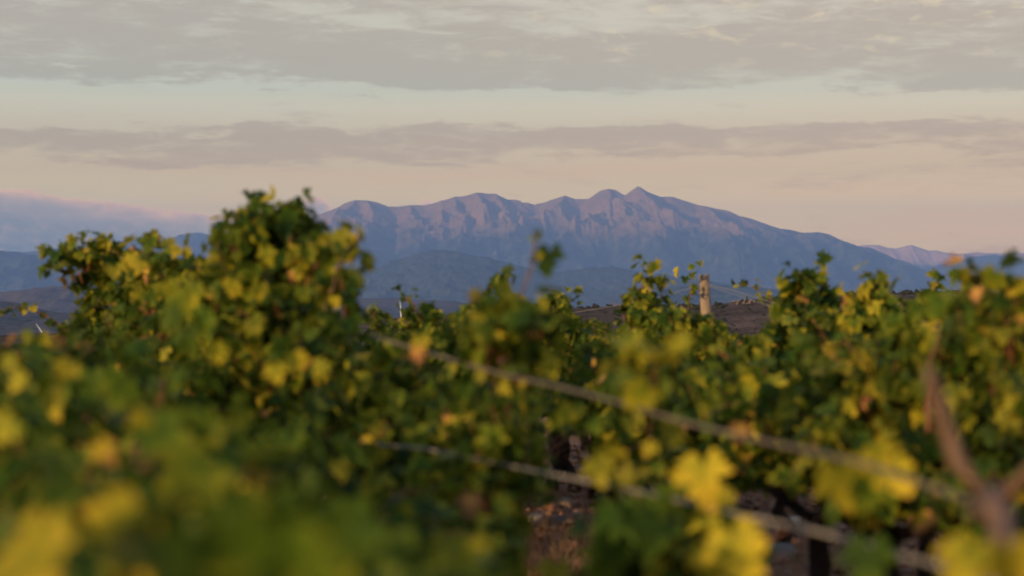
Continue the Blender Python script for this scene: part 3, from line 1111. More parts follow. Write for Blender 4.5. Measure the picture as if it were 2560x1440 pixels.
        if L.p:
            L.build('foliage', root, rng, np.zeros(3))
    # striking single shoots
    for e in extra:
        E, EL_ = Bag(), Leaves()
        pts = np.array([at(*q) for q in e['pts']]) - base
        seg = np.concatenate([[0], np.cumsum(np.linalg.norm(np.diff(pts, axis=0), axis=1))])
        stp = e.get('step', 0.05)
        n = max(4, int(seg[-1] / stp))
        tt = np.linspace(0, seg[-1], n)
        P = np.stack([np.interp(tt, seg, pts[:, c]) for c in range(3)], -1)
        for _ in range(3):
            P[1:-1] = 0.25 * P[:-2] + 0.5 * P[1:-1] + 0.25 * P[2:]
        P[1:-1] += rng.normal(0, 0.006, P[1:-1].shape)
        r0 = e.get('r', 0.005)
        big = r0 > 0.01
        if big:
            P[1:-1] += rng.normal(0, 0.010, P[1:-1].shape)
        E.tube(P, np.linspace(r0, e.get('r1', r0 * 0.4), n) * (1 + (rng.normal(0, 0.16, n) if big else 0)), 9, 0.12 if big else 0.05, rng)
        ax = np.gradient(P, axis=0)
        ax /= np.linalg.norm(ax, axis=1)[:, None]
        k0 = int(n * e.get('bare', 0.0))
        k1 = int(n * e.get('end', 1.0))
        per = e.get('per', 1.8) * e.get('mul', 2.0 if e.get('rad', 0.04) > 0.055 else 1.25)
        for k in range(k0, k1):
            m_ = int(per) + (rng.random() < per - int(per))
            for q in range(m_):
                nd = P[k] + np.clip(rng.normal(0, 1, 3), -1.25, 1.25) * e.get('rad', 0.04) * 0.8
                sz = e.get('size', lsize) * 0.74 * rng.uniform(0.6, 1.2)
                leaf_out(EL_, E if q == 0 and e.get('rad', 0.04) < 0.06 else None, nd, ax[k], k + q, sz, leaf_age(rng, e.get('age', age + 0.06)), rng)
        c = E.build('cane', M_CANE_GREY if e.get('grey') else (M_BARK if e.get('bark') else M_CANE), root)
        if e.get('label'):
            c['label'] = e['label']
        if EL_.p:
            EL_.build('leaves', c, rng, np.zeros(3))
    for q in leaves:
        px, y, dist, size, a = q[:5]
        size *= 0.82 if dist < 4.3 else 0.68
        lab = q[5] if len(q) > 5 else None
        LL = Leaves()
        c = at(px, y, dist)
        nrm = np.array([rng.normal(-0.25, 0.3), -1.0, rng.normal(0.25, 0.3)])
        tip = np.array([rng.normal(0, 0.5), 0, -1.0])
        tip /= np.linalg.norm(tip)
        LL.add(c - tip * size * 0.3, nrm, tip, size, a)
        o = LL.build('leaf', root, rng, base)
        if lab:
            o['label'] = lab
    return root



# ------------------------------------------------------------------ the vines, row by row
# row beside the camera: out-of-focus foliage filling the lower left corner
P0, P1, P2, P3, P4 = 0.45, 2.05, 3.8, 5.6, 7.4
vine(P0, 1.55, 'very blurred yellow-green vine at the bottom edge, just right of the big golden blurs', top=1.27, nshoot=15, age=0.40, low=0.6, lsize=0.09,
     leaves=[(560, 1395, 1.75, 0.11, 0.36), (760, 1380, 1.8, 0.12, 0.33), (700, 1440, 1.6, 0.12, 0.45)])
vine(P0, 2.15, 'very blurred vine in the bottom left corner with big golden leaves', top=1.24, nshoot=15, age=0.44, low=0.6, lsize=0.09,
     leaves=[(300, 1375, 2.0, 0.13, 0.72, 'big golden blurred leaf'), (90, 1405, 2.1, 0.13, 0.70, 'big golden blurred leaf'), (130, 1440, 2.0, 0.12, 0.72),
             (640, 1262, 2.9, 0.085, 0.80, 'orange-yellow leaf hanging on edge'), (470, 1215, 2.6, 0.12, 0.52)])
vine(P0, 2.9, 'blurred green vine at left with a yellow and peach leaf pair on top', top=1.28, nshoot=16, age=0.36, low=0.5,
     leaves=[(365, 1075, 3.0, 0.075, 0.66), (262, 1135, 2.9, 0.055, 0.84, 'peach-coloured leaf'), (420, 1100, 2.9, 0.10, 0.40), (10, 1075, 2.9, 0.06, 0.60)])
vine(P0, 3.7, 'blurred vine at the left edge with yellow leaves along its top', top=1.33, nshoot=16, age=0.38, low=0.5,
     leaves=[(45, 955, 3.9, 0.06, 0.66), (165, 932, 4.2, 0.07, 0.68, 'round yellow leaf on top'), (300, 985, 4.0, 0.09, 0.42)])
vine(P0, 4.7, 'blurred dark green vine cut by the left edge, low and dense', top=1.44, nshoot=20, age=0.30, low=0.5,
     leaves=[(75, 845, 5.6, 0.07, 0.50), (110, 850, 5.6, 0.06, 0.66)])
vine(0.5, 6.3, 'dark green blurred vine at the far left edge, under the thin arching shoot', clumps=[(35, 885, 5.7, 95, 42, 0.30), (150, 890, 6.0, 80, 44, 0.28)], top=1.42, nshoot=20, age=0.29, low=0.4)
vine(0.9, 5.6, 'dark green blurred vine at left, below the slanting turbine blade', top=1.40, nshoot=22, age=0.28, low=0.4)
vine(0.95, 6.7, 'dark green blurred vine at the left edge behind the yellow-dotted one', top=1.40, nshoot=22, age=0.30, low=0.4)
vine(1.05, 4.8, 'dark green blurred vine filling the space left of the tall bush, below it', top=1.26, nshoot=20, age=0.29, low=0.4)
vine(0.75, 3.1, 'blurred green vine below the tall bush, filling the bottom between two canes', top=1.16, nshoot=14, age=0.32, low=0.4,
     leaves=[(530, 1070, 3.6, 0.10, 0.42)])
vine(0.95, 3.0, 'blurred low vine at the bottom centre with pale green leaf backs', top=1.06, spread=0.2, nshoot=13, age=0.34, low=0.4,
     leaves=[(1000, 1395, 2.6, 0.09, 0.42), (1150, 1410, 2.6, 0.08, 0.60), (880, 1330, 2.7, 0.10, 0.34)])
vine(1.0, 3.9, 'blurred green vine in front of the tall bush, dark gap beside it', top=1.22, nshoot=14, age=0.33, low=0.4,
     leaves=[(740, 910, 4.8, 0.085, 0.70, 'bright yellow leaf'), (690, 935, 4.7, 0.08, 0.68), (540, 880, 4.8, 0.085, 0.62), (800, 920, 4.9, 0.07, 0.60)])

# the row with the two long canes
vine(P1, 2.55, 'bare pruned vine at lower right, thick blurred arm rising to the left', top=1.20, fill=0, nshoot=0, age=0.45, low=0.8, dense=0.5, rad=0.045,
     extra=[{'pts': [(2490, 1290, 2.95), (2440, 1200, 2.95), (2385, 1080, 2.97), (2335, 985, 3.0), (2320, 925, 3.02)], 'r': 0.018, 'r1': 0.010, 'per': 0, 'grey': True, 'label': 'thick reddish arm'},
            {'pts': [(2470, 1250, 2.95), (2540, 1200, 2.9), (2640, 1130, 2.8)], 'r': 0.015, 'r1': 0.010, 'per': 0, 'grey': True, 'label': 'grey arm'},
            {'pts': [(2480, 1260, 2.95), (2520, 1340, 2.8), (2560, 1440, 2.7)], 'r': 0.03, 'r1': 0.03, 'per': 0, 'grey': True}],
     leaves=[(2410, 1415, 2.4, 0.085, 0.66), (2530, 1425, 2.3, 0.10, 0.76, 'golden brown blurred leaf'), (2180, 1410, 3.2, 0.11, 0.30)])
vine(P1, 3.35, 'sparse low vine with three big bright yellow leaves over the bare soil', top=1.05, fill=0, nshoot=0, age=0.42, low=0.75, dense=0.4,
     leaves=[(1768, 1205, 3.9, 0.135, 0.73, 'large bright yellow leaf'), (1800, 1255, 3.85, 0.07, 0.75), (2110, 1215, 3.6, 0.13, 0.66, 'large yellow-green leaf'), (2205, 1150, 3.55, 0.085, 0.72, 'bright yellow leaf'),
             (2260, 1195, 3.5, 0.09, 0.72), (1850, 1395, 3.2, 0.14, 0.71, 'large bright yellow leaf low down'), (1780, 1410, 3.25, 0.09, 0.66), (2160, 1235, 3.5, 0.09, 0.42)])
vine(P1, 3.95, 'blurred vine right of centre with a yellow-green tuft above the long cane', top=1.10, nshoot=11, age=0.34, low=0.45, spread=0.10,
     extra=[{'pts': [(1620, 1080, 4.4), (1640, 1000, 4.4), (1640, 930, 4.4), (1650, 880, 4.4)], 'r': 0.005, 'per': 4.0, 'rad': 0.085, 'size': 0.088, 'age': 0.50, 'step': 0.04, 'bare': 0.35, 'label': 'upright leafy cane with yellow-green tuft'}],
     leaves=[(1625, 1125, 4.3, 0.06, 0.72, 'small yellow leaf'), (1525, 1145, 4.2, 0.085, 0.70), (1500, 1180, 4.1, 0.08, 0.60), (1690, 870, 4.4, 0.075, 0.66), (1590, 900, 4.4, 0.09, 0.62), (1850, 1085, 4.0, 0.05, 0.93, 'small pinkish dry leaf'),
             (1560, 1310, 3.9, 0.12, 0.28), (1640, 1350, 3.7, 0.12, 0.30), (1520, 1400, 3.7, 0.12, 0.30), (1660, 1270, 3.9, 0.10, 0.42)])
vine(P1, 5.0, 'blurred vine at centre with one thin bare shoot standing against the mountain', clumps=[(1285, 800, 5.4, 62, 52, 0.48, 0.08), (1240, 870, 5.3, 80, 60, 0.38), (1340, 850, 5.3, 60, 60, 0.36)], top=1.30, nshoot=13, age=0.34, low=0.85, spread=0.22,
     extra=[{'pts': [(1235, 960, 5.5), (1270, 860, 5.6), (1305, 745, 5.7), (1318, 690, 5.7), (1322, 640, 5.7), (1338, 600, 5.7), (1345, 575, 5.7)], 'r': 0.0085, 'r1': 0.004, 'per': 0, 'grey': True, 'label': 'thin bare upright shoot'},
            {'pts': [(1250, 900, 5.3), (1262, 840, 5.35), (1255, 790, 5.4), (1275, 760, 5.4)], 'r': 0.006, 'per': 4.2, 'rad': 0.075, 'size': 0.085, 'age': 0.52, 'step': 0.035, 'label': 'orange-brown leafy cane'},
            {'pts': [(1290, 960, 5.3), (1330, 880, 5.35), (1345, 820, 5.4), (1330, 780, 5.4)], 'r': 0.005, 'per': 3.0, 'rad': 0.06, 'size': 0.08, 'age': 0.45, 'step': 0.035}],
     leaves=[(1375, 655, 5.7, 0.145, 0.20, 'dark green leaf hanging from the bare shoot'), (1345, 588, 5.7, 0.042, 0.36), (1328, 598, 5.7, 0.028, 0.5), (1350, 640, 5.7, 0.035, 0.62),
             (1420, 1035, 5.0, 0.085, 0.52, 'leaf half green, half orange'), (1262, 972, 5.2, 0.055, 0.68, 'small yellow leaf')])
vine(P1, 5.75, 'blurred green vine with a yellow and brownish pink leaf beside the upper long cane', top=1.30, nshoot=17, age=0.33, low=0.25, spread=0.55,
     leaves=[(1055, 862, 5.7, 0.085, 0.70, 'bright yellow leaf'), (1045, 890, 5.65, 0.085, 0.94, 'pinkish brown dry leaf'), (950, 1075, 5.4, 0.07, 0.84, 'orange leaf'), (925, 1105, 5.4, 0.05, 0.82),
             (1172, 1265, 4.6, 0.095, 0.99, 'curled brown dry leaf'), (880, 1150, 5.2, 0.14, 0.42)])
vine(P1, 6.55, 'blurred vine right of the tall bush with dangling dark leaves and a greyish shoot', clumps=[(860, 625, 6.8, 50, 34, 0.56), (800, 640, 6.9, 40, 36, 0.46), (872, 735, 6.7, 34, 60, 0.24, 0.085, 0.8), (800, 860, 6.6, 90, 70, 0.30)], top=1.42, nshoot=17, age=0.34, low=0.25,
     extra=[{'pts': [(800, 830, 6.7), (812, 760, 6.7), (828, 700, 6.7), (850, 640, 6.7), (880, 610, 6.7)], 'r': 0.009, 'r1': 0.004, 'per': 0, 'grey': True, 'label': 'pale greyish bare shoot'},
            {'pts': [(770, 700, 6.8), (800, 650, 6.8), (840, 625, 6.8), (885, 612, 6.8)], 'r': 0.005, 'per': 4.2, 'rad': 0.075, 'size': 0.092, 'age': 0.54, 'step': 0.035, 'label': 'side shoot with yellowish leaves'}],
     leaves=[(885, 720, 6.7, 0.10, 0.24), (870, 770, 6.7, 0.11, 0.26), (850, 700, 6.7, 0.08, 0.3), (840, 755, 6.6, 0.06, 0.70, 'bright yellow leaf'), (900, 708, 6.7, 0.06, 0.44), (880, 810, 6.7, 0.10, 0.28),
             (728, 690, 6.6, 0.055, 0.93, 'pale pinkish dry leaf')])
vine(P1, 7.5, 'tallest vine, a rounded bush rising high in front of the mountain', clumps=[(680, 575, 7.6, 112, 80, 0.30), (596, 610, 7.8, 52, 72, 0.40), (585, 590, 7.7, 40, 56, 0.36), (640, 540, 7.6, 74, 46, 0.34), (732, 548, 7.5, 56, 44, 0.28), (678, 525, 7.6, 62, 42, 0.30), (650, 690, 7.6, 95, 85, 0.36), (768, 570, 7.6, 36, 48, 0.22), (745, 650, 7.5, 60, 60, 0.30), (690, 800, 7.4, 140, 80, 0.33)], top=1.88, nshoot=24, age=0.31, low=0.2, dense=1.1, spread=0.4, width=0.8,  # leaf ages drop towards the right-hand clumps, painting their shade into the colour
     extra=[{'pts': [(690, 760, 7.7), (700, 690, 7.7), (690, 630, 7.7), (680, 580, 7.7), (688, 550, 7.7)], 'r': 0.007, 'per': 4.5, 'rad': 0.11, 'size': 0.095, 'age': 0.30, 'step': 0.035, 'label': 'tall crowded shoot at the top'},
            {'pts': [(740, 760, 7.6), (750, 680, 7.6), (757, 630, 7.6), (770, 590, 7.6)], 'r': 0.007, 'per': 4.2, 'rad': 0.10, 'size': 0.095, 'age': 0.24, 'step': 0.035},
            {'pts': [(720, 700, 7.55), (730, 640, 7.5), (725, 590, 7.5)], 'r': 0.009, 'r1': 0.006, 'per': 0, 'label': 'red-brown cane'},
            {'pts': [(745, 580, 7.6), (742, 545, 7.6), (742, 522, 7.6)], 'r': 0.004, 'per': 0.6, 'rad': 0.02, 'size': 0.06}],
     leaves=[(668, 640, 6.9, 0.10, 0.58, 'bright yellow-green leaf'), (650, 730, 6.7, 0.10, 0.60), (745, 685, 6.8, 0.08, 0.62), (640, 820, 6.6, 0.11, 0.58), (575, 720, 6.8, 0.10, 0.66, 'yellow leaf')])
vine(P1, 8.5, 'tall bushy vine forming the shoulder left of the rounded bush', clumps=[(575, 690, 8.5, 62, 70, 0.34), (540, 760, 8.4, 80, 80, 0.36), (520, 660, 8.6, 30, 40, 0.30, 0.08, 0.7)], top=1.72, nshoot=24, age=0.36, low=0.2, dense=1.1,
     extra=[{'pts': [(600, 760, 8.4), (600, 700, 8.4), (592, 650, 8.4), (600, 610, 8.4), (615, 585, 8.4)], 'r': 0.007, 'per': 4.6, 'rad': 0.11, 'size': 0.10, 'age': 0.36, 'step': 0.035},
            {'pts': [(560, 780, 8.5), (560, 720, 8.5), (555, 680, 8.5)], 'r': 0.006, 'per': 4.2, 'rad': 0.09, 'size': 0.10, 'age': 0.34, 'step': 0.035}],
     leaves=[(455, 765, 5.6, 0.12, 0.50, 'big blurred yellow-green leaf'), (480, 735, 5.7, 0.11, 0.55), (425, 735, 5.7, 0.10, 0.58), (430, 800, 5.5, 0.12, 0.40), (505, 800, 5.5, 0.12, 0.40), (470, 850, 5.4, 0.12, 0.38)])
vine(P1, 9.6, 'vine left of the tall bush with orange-yellow leaves along its flat top', clumps=[(440, 680, 9.7, 62, 50, 0.44), (370, 655, 9.9, 60, 42, 0.47), (430, 770, 9.6, 90, 80, 0.36), (500, 660, 9.5, 40, 40, 0.32)], top=1.70, nshoot=22, age=0.42, low=0.2, dense=1.1,
     extra=[{'pts': [(470, 720, 9.7), (460, 670, 9.7), (450, 635, 9.7)], 'r': 0.005, 'per': 3.4, 'rad': 0.09, 'size': 0.11, 'age': 0.46, 'step': 0.04},
            {'pts': [(400, 740, 9.9), (385, 690, 9.9), (370, 650, 9.9), (350, 625, 9.9)], 'r': 0.005, 'per': 3.8, 'rad': 0.10, 'size': 0.11, 'age': 0.48, 'step': 0.04}],
     leaves=[(440, 628, 9.4, 0.09, 0.68), (470, 632, 9.4, 0.08, 0.66), (345, 665, 8.0, 0.12, 0.68, 'golden blurred leaf'), (290, 685, 8.0, 0.11, 0.66), (330, 650, 8.2, 0.10, 0.72)])
vine(P1, 10.7, 'vine at left, its long shoots reaching sideways over the valley', clumps=[(300, 650, 10.8, 62, 44, 0.42), (225, 645, 10.8, 55, 32, 0.42), (350, 750, 10.6, 80, 85, 0.38), (205, 690, 10.8, 36, 18, 0.36)], top=1.66, nshoot=22, age=0.40, low=0.2, dense=1.1,
     extra=[{'pts': [(360, 780, 10.8), (345, 700, 10.8), (315, 640, 10.8), (270, 615, 10.8), (215, 618, 10.8), (170, 630, 10.8), (135, 650, 10.8)], 'r': 0.006, 'per': 3.3, 'rad': 0.075, 'size': 0.10, 'age': 0.40, 'step': 0.045, 'bare': 0.15, 'label': 'long shoot arching to the left'},
            {'pts': [(330, 760, 10.9), (290, 700, 10.9), (240, 670, 10.9), (200, 680, 10.9), (165, 700, 10.9)], 'r': 0.005, 'per': 2.6, 'rad': 0.06, 'size': 0.10, 'age': 0.42, 'step': 0.045, 'bare': 0.1}],
     leaves=[])
vine(P1, 11.8, 'vine at left under the sideways shoots, its edge stepping down', clumps=[(260, 770, 11.8, 60, 60, 0.42), (290, 840, 11.7, 110, 60, 0.32)], top=1.52, nshoot=22, age=0.40, low=0.2, dense=1.1,
     extra=[{'pts': [(300, 820, 11.8), (270, 770, 11.8), (250, 730, 11.8), (235, 700, 11.8)], 'r': 0.005, 'per': 3.4, 'rad': 0.10, 'size': 0.10, 'age': 0.44, 'step': 0.05}])
vine(P1, 12.9, 'green vine at left below the yellow-tipped shoots, dark gaps inside', top=1.40, nshoot=20, age=0.36, low=0.2)
vine(P1, 14.2, 'small far vine at left with one thin leafy shoot arching to the picture edge', top=1.24, nshoot=18, age=0.34, low=0.2,
     extra=[{'pts': [(178, 830, 14.2), (140, 805, 14.2), (105, 782, 14.2), (70, 768, 14.2), (35, 766, 14.2), (0, 775, 14.2), (-30, 785, 14.2)], 'r': 0.005, 'per': 1.9, 'rad': 0.035, 'size': 0.085, 'age': 0.40, 'step': 0.06, 'label': 'thin leafy shoot arching low'}])
vine(P1, 15.6, 'far low vine at the left edge, mostly hidden by blurred leaves', top=1.12, nshoot=16, age=0.32, low=0.2)

# next row
vine(P2, 4.5, 'large vine cut by the right edge, mottled green and yellow', clumps=[(2535, 735, 5.9, 40, 46, 0.48), (2540, 830, 5.8, 60, 80, 0.46)], top=1.52, nshoot=22, age=0.42, low=0.5, dense=1.1,
     extra=[{'pts': [(2520, 860, 5.9), (2530, 780, 5.9), (2525, 720, 5.9), (2535, 695, 5.9)], 'r': 0.005, 'per': 3.2, 'rad': 0.08, 'size': 0.10, 'age': 0.48, 'step': 0.04}],
     leaves=[(2555, 800, 5.6, 0.05, 0.90), (2480, 905, 5.6, 0.10, 0.58), (2540, 1020, 5.6, 0.10, 0.66)])
vine(P2, 5.40, 'vine at right whose leafy head stands up before the far blue range', clumps=[(2430, 705, 6.3, 46, 42, 0.40), (2480, 735, 6.3, 30, 34, 0.26), (2420, 800, 6.1, 80, 70, 0.46), (2350, 870, 6.0, 80, 70, 0.42)], top=1.45, nshoot=20, age=0.42, low=0.55, dense=1.1,
     extra=[{'pts': [(2420, 880, 6.3), (2430, 810, 6.3), (2420, 755, 6.3), (2425, 715, 6.3)], 'r': 0.006, 'per': 3.6, 'rad': 0.075, 'size': 0.095, 'age': 0.42, 'step': 0.04},
            {'pts': [(2440, 820, 6.3), (2455, 760, 6.3), (2470, 725, 6.3)], 'r': 0.005, 'per': 3.2, 'rad': 0.06, 'size': 0.085, 'age': 0.32, 'step': 0.04},
            {'pts': [(2320, 1080, 5.6), (2322, 960, 5.7), (2330, 880, 5.8), (2345, 810, 5.9)], 'r': 0.007, 'per': 0, 'label': 'red upright cane'}],
     leaves=[(2405, 690, 6.2, 0.075, 0.66), (2410, 750, 6.2, 0.08, 0.60), (2440, 860, 5.8, 0.10, 0.50), (2300, 905, 5.8, 0.06, 0.68)])
vine(P2, 5.92, 'leafy vine right of the near post gap, hanging over the bare soil', clumps=[(2270, 830, 6.9, 70, 60, 0.42), (2180, 900, 6.9, 90, 60, 0.38)], top=1.40, nshoot=19, age=0.36, low=0.78, dense=1.1,
     leaves=[(2290, 780, 6.8, 0.10, 0.42), (2330, 790, 6.8, 0.10, 0.52), (2185, 905, 6.9, 0.075, 0.66), (2060, 900, 7.0, 0.05, 0.72), (2285, 1000, 6.8, 0.085, 0.78, 'amber hanging leaf'), (2215, 985, 6.8, 0.07, 0.62)])
vine(P2, 6.9, 'dark green vine below the wooden post, leaves hanging over a brown trunk', top=1.33, nshoot=18, age=0.31, low=0.72,
     leaves=[(1920, 945, 7.4, 0.055, 0.72, 'small bright yellow leaf'), (1950, 960, 7.4, 0.055, 0.74), (1735, 985, 7.6, 0.055, 0.72)])
vine(P2, 7.75, 'green vine at right of centre in front of the forked dark trunk', top=1.36, nshoot=14, age=0.34, low=0.82, spread=0.3)
vine(P2, 9.6, 'vine just left of the forked dark trunk, green with yellow top leaves', clumps=[(1252, 722, 9.9, 40, 22, 0.28), (1230, 780, 9.8, 60, 40, 0.40)], top=1.44, nshoot=17, age=0.36, low=0.82, spread=0.35,
     extra=[{'pts': [(1230, 820, 9.9), (1250, 770, 9.9), (1245, 720, 9.9), (1262, 705, 9.9)], 'r': 0.005, 'per': 3.4, 'rad': 0.06, 'size': 0.09, 'age': 0.28, 'step': 0.04}])
vine(P2, 10.3, 'vine at centre left of the bare shoot, mixed green and yellow', clumps=[(1190, 785, 10.4, 60, 38, 0.40), (1160, 840, 10.2, 90, 50, 0.36)], top=1.46, nshoot=19, age=0.40, low=0.25)
vine(P2, 11.2, 'vine behind the wind turbine tip with a dark shoot leaning left', clumps=[(1055, 775, 11.6, 42, 24, 0.36), (1100, 815, 11.5, 70, 45, 0.40), (1015, 742, 11.6, 18, 10, 0.34)], top=1.38, nshoot=19, age=0.37, low=0.25,
     extra=[{'pts': [(1075, 830, 11.6), (1050, 770, 11.6), (1025, 745, 11.6), (1000, 732, 11.6)], 'r': 0.005, 'per': 2.8, 'rad': 0.05, 'size': 0.085, 'age': 0.32, 'step': 0.045}])
vine(P2, 12.2, 'small tufted vine just left of the wind turbine tip', clumps=[(942, 788, 12.6, 30, 18, 0.46)], top=1.28, nshoot=18, age=0.40, low=0.2,
     extra=[{'pts': [(945, 840, 12.6), (940, 800, 12.6), (935, 778, 12.6)], 'r': 0.005, 'per': 3.4, 'rad': 0.06, 'size': 0.085, 'age': 0.46, 'step': 0.045}])
vine(P2, 13.2, 'shaded vine seen low behind the right flank of the tall bush', top=1.20, nshoot=15, age=0.32, low=0.2)

# third row
vine(P3, 6.9, 'vine behind the leafy head at the right edge, darker green', top=1.45, nshoot=18, age=0.34, low=0.4)
vine(P3, 7.6, 'bushy vine at right with pale yellow leaves below the far range', top=1.48, nshoot=18, age=0.42, low=0.4)
vine(P3, 8.2, 'upright yellow-green vine standing before the foot of the big mountain', clumps=[(2185, 735, 9.6, 36, 34, 0.46), (2150, 800, 9.5, 66, 60, 0.46), (2235, 770, 9.5, 42, 36, 0.44)], top=1.50, nshoot=18, age=0.42, low=0.4,
     extra=[{'pts': [(2170, 830, 9.6), (2185, 770, 9.6), (2190, 720, 9.6), (2195, 695, 9.6)], 'r': 0.005, 'per': 3.4, 'rad': 0.07, 'size': 0.10, 'age': 0.50, 'step': 0.045},
            {'pts': [(2135, 850, 9.6), (2130, 790, 9.6), (2140, 750, 9.6)], 'r': 0.005, 'per': 3.4, 'rad': 0.07, 'size': 0.10, 'age': 0.48, 'step': 0.045}])
vine(P3, 9.05, 'rounded dark green vine to the right of the wooden post, crossed by a wire', clumps=[(2015, 735, 10.5, 72, 46, 0.30), (2000, 800, 10.4, 90, 55, 0.34), (2080, 770, 10.5, 36, 34, 0.34)], top=1.48, nshoot=20, age=0.32, low=0.4,
     extra=[{'pts': [(2000, 830, 10.5), (2005, 770, 10.5), (2000, 720, 10.5), (2010, 690, 10.5)], 'r': 0.006, 'per': 4.2, 'rad': 0.12, 'size': 0.10, 'age': 0.30, 'step': 0.04},
            {'pts': [(2060, 830, 10.5), (2060, 770, 10.5), (2050, 720, 10.5)], 'r': 0.005, 'per': 3.6, 'rad': 0.09, 'size': 0.10, 'age': 0.34, 'step': 0.045}])
vine(P3, 10.0, 'low bright green vine at the foot of the wooden post', clumps=[(1745, 812, 11.4, 60, 34, 0.36), (1690, 795, 11.5, 50, 30, 0.38), (1760, 845, 11.4, 90, 45, 0.36), (1700, 815, 11.5, 60, 30, 0.38)], top=1.36, nshoot=18, age=0.37, low=0.3)
vine(P3, 10.9, 'vine left of the wooden post with an airy yellow-green tuft on top', clumps=[(1615, 700, 12.3, 30, 26, 0.44, 0.08, 0.7), (1575, 765, 12.3, 50, 34, 0.40), (1640, 790, 12.2, 80, 40, 0.38)], top=1.42, nshoot=18, age=0.40, low=0.3,
     extra=[{'pts': [(1580, 830, 12.3), (1600, 760, 12.3), (1615, 705, 12.3), (1628, 675, 12.3)], 'r': 0.005, 'per': 2.4, 'rad': 0.07, 'size': 0.09, 'age': 0.48, 'step': 0.05},
            {'pts': [(1640, 800, 12.3), (1650, 750, 12.3), (1655, 715, 12.3), (1675, 700, 12.3)], 'r': 0.004, 'per': 1.5, 'rad': 0.045, 'size': 0.08, 'age': 0.42, 'step': 0.05}])
vine(P3, 11.75, 'low dark vine in the dip between the airy tuft and the centre vines', top=1.42, nshoot=17, age=0.36, low=0.72)
vine(P3, 12.35, 'old vine on a forked dark trunk among brown stones', clumps=[(1385, 745, 13.4, 42, 32, 0.44), (1400, 805, 13.2, 60, 50, 0.42)], top=1.48, nshoot=18, age=0.38, low=0.62, fork=True, rad=0.042,
     extra=[{'pts': [(1395, 830, 13.4), (1380, 770, 13.4), (1400, 730, 13.4), (1430, 740, 13.4)], 'r': 0.005, 'per': 2.2, 'rad': 0.06, 'size': 0.085, 'age': 0.46, 'step': 0.05}])
vine(P3, 13.6, 'far vine behind the orange-brown leafy cane', top=1.50, nshoot=18, age=0.36, low=0.3)
vine(P3, 14.7, 'far vine between the bare shoot and the turbine tip, yellow topped', top=1.42, nshoot=18, age=0.44, low=0.2)
vine(P3, 15.8, 'far vine right beside the wind turbine tip, small yellow leaves', top=1.28, nshoot=16, age=0.44, low=0.2)

# fourth row, around the wooden post
vine(P4, 8.9, 'far vine in the back row near the right edge', clumps=[(2580, 760, 11.1, 70, 30, 0.4)], top=1.42, nshoot=16, age=0.38, low=0.35)
vine(P4, 9.9, 'far vine in the back row with a loose bare-stemmed shoot on top', clumps=[(2340, 725, 12.1, 28, 18, 0.44, 0.08, 0.6), (2290, 770, 12.1, 60, 28, 0.42)], top=1.42, nshoot=16, age=0.40, low=0.35,
     extra=[{'pts': [(2290, 790, 12.1), (2320, 740, 12.1), (2345, 705, 12.1), (2370, 685, 12.1)], 'r': 0.004, 'per': 1.6, 'rad': 0.045, 'size': 0.085, 'age': 0.44, 'step': 0.05}])
vine(P4, 10.9, 'far vine in the back row below the mountain foot', top=1.40, nshoot=16, age=0.36, low=0.35)
vine(P4, 11.9, 'far vine in the back row with one thin shoot arching left to the wire', top=1.40, nshoot=16, age=0.34, low=0.35,
     extra=[{'pts': [(1960, 790, 13.9), (1930, 748, 13.9), (1905, 722, 13.9), (1870, 708, 13.9), (1845, 712, 13.9)], 'r': 0.004, 'per': 2.2, 'rad': 0.035, 'size': 0.075, 'age': 0.36, 'step': 0.055, 'label': 'thin shoot arching left'}])
vine(P4, 12.9, 'far low vine right behind the wooden post', top=1.22, nshoot=15, age=0.36, low=0.35)
vine(P4, 13.6, 'far vine climbing the wooden post, a leaf tuft at its top', top=1.24, nshoot=14, age=0.36, low=0.35,
     extra=[{'pts': [(1712, 830, 14.9), (1722, 760, 14.9), (1730, 710, 14.9), (1726, 680, 14.9)], 'r': 0.004, 'per': 1.9, 'rad': 0.045, 'size': 0.10, 'age': 0.46, 'step': 0.07, 'label': 'shoot climbing the post'}],
     leaves=[(1750, 662, 14.9, 0.085, 0.50), (1728, 668, 14.9, 0.09, 0.44), (1733, 690, 14.9, 0.085, 0.50)])
vine(P4, 14.7, 'far low vine in the back row just left of the wooden post', top=1.24, nshoot=15, age=0.38, low=0.35)
vine(P4, 15.8, 'far vine in the back row in the dip left of the airy tuft', top=1.28, nshoot=15, age=0.36, low=0.35)

# ------------------------------------------------------------------ posts and wires
def post(px_top, y_top, px_bot, dist, rad, label):
    a = at(px_top, y_top, dist)
    gz = None
    b = at(px_bot, 1150, dist)
    d = (b - a) / (b[2] - a[2])
    g = float(ground_z(a[0], a[1]))
    foot = a + d * (g - a[2])
    root = empty('wooden_post', foot)
    tag(root, label, 'post')
    rng = np.random.default_rng(77)
    top = a - foot
    n = 14
    P = np.array([top * t for t in np.linspace(-0.06, 1, n)])
    P = np.concatenate([P[:-1], [top * 0.992, top]])
    r = np.concatenate([np.full(n - 1, rad) * (1 + rng.normal(0, 0.02, n - 1)), [rad * 0.985, rad * 0.90]])
    B = Bag()
    B.tube(P, r, 22, 0.012, rng)
    B.build('shaft', M_WOOD, root)
    for zf in (0.982 - 0.055, 0.60):
        q = top * zf
        S = Bag()
        S.tube([q + [-rad * 0.9, -rad * 0.4, 0.02], q + [-rad * 1.12, -rad * 0.62, 0.012], q + [-rad * 1.12, -rad * 0.62, -0.012], q + [-rad * 0.9, -rad * 0.4, -0.02]], 0.003, 6)
        S.build('staple', M_STEEL, root)
    return a, foot


ptop, pfoot = post(1760, 686, 1787, 15.0, 0.046, 'weathered round wooden post standing above the vines, lit from the left')


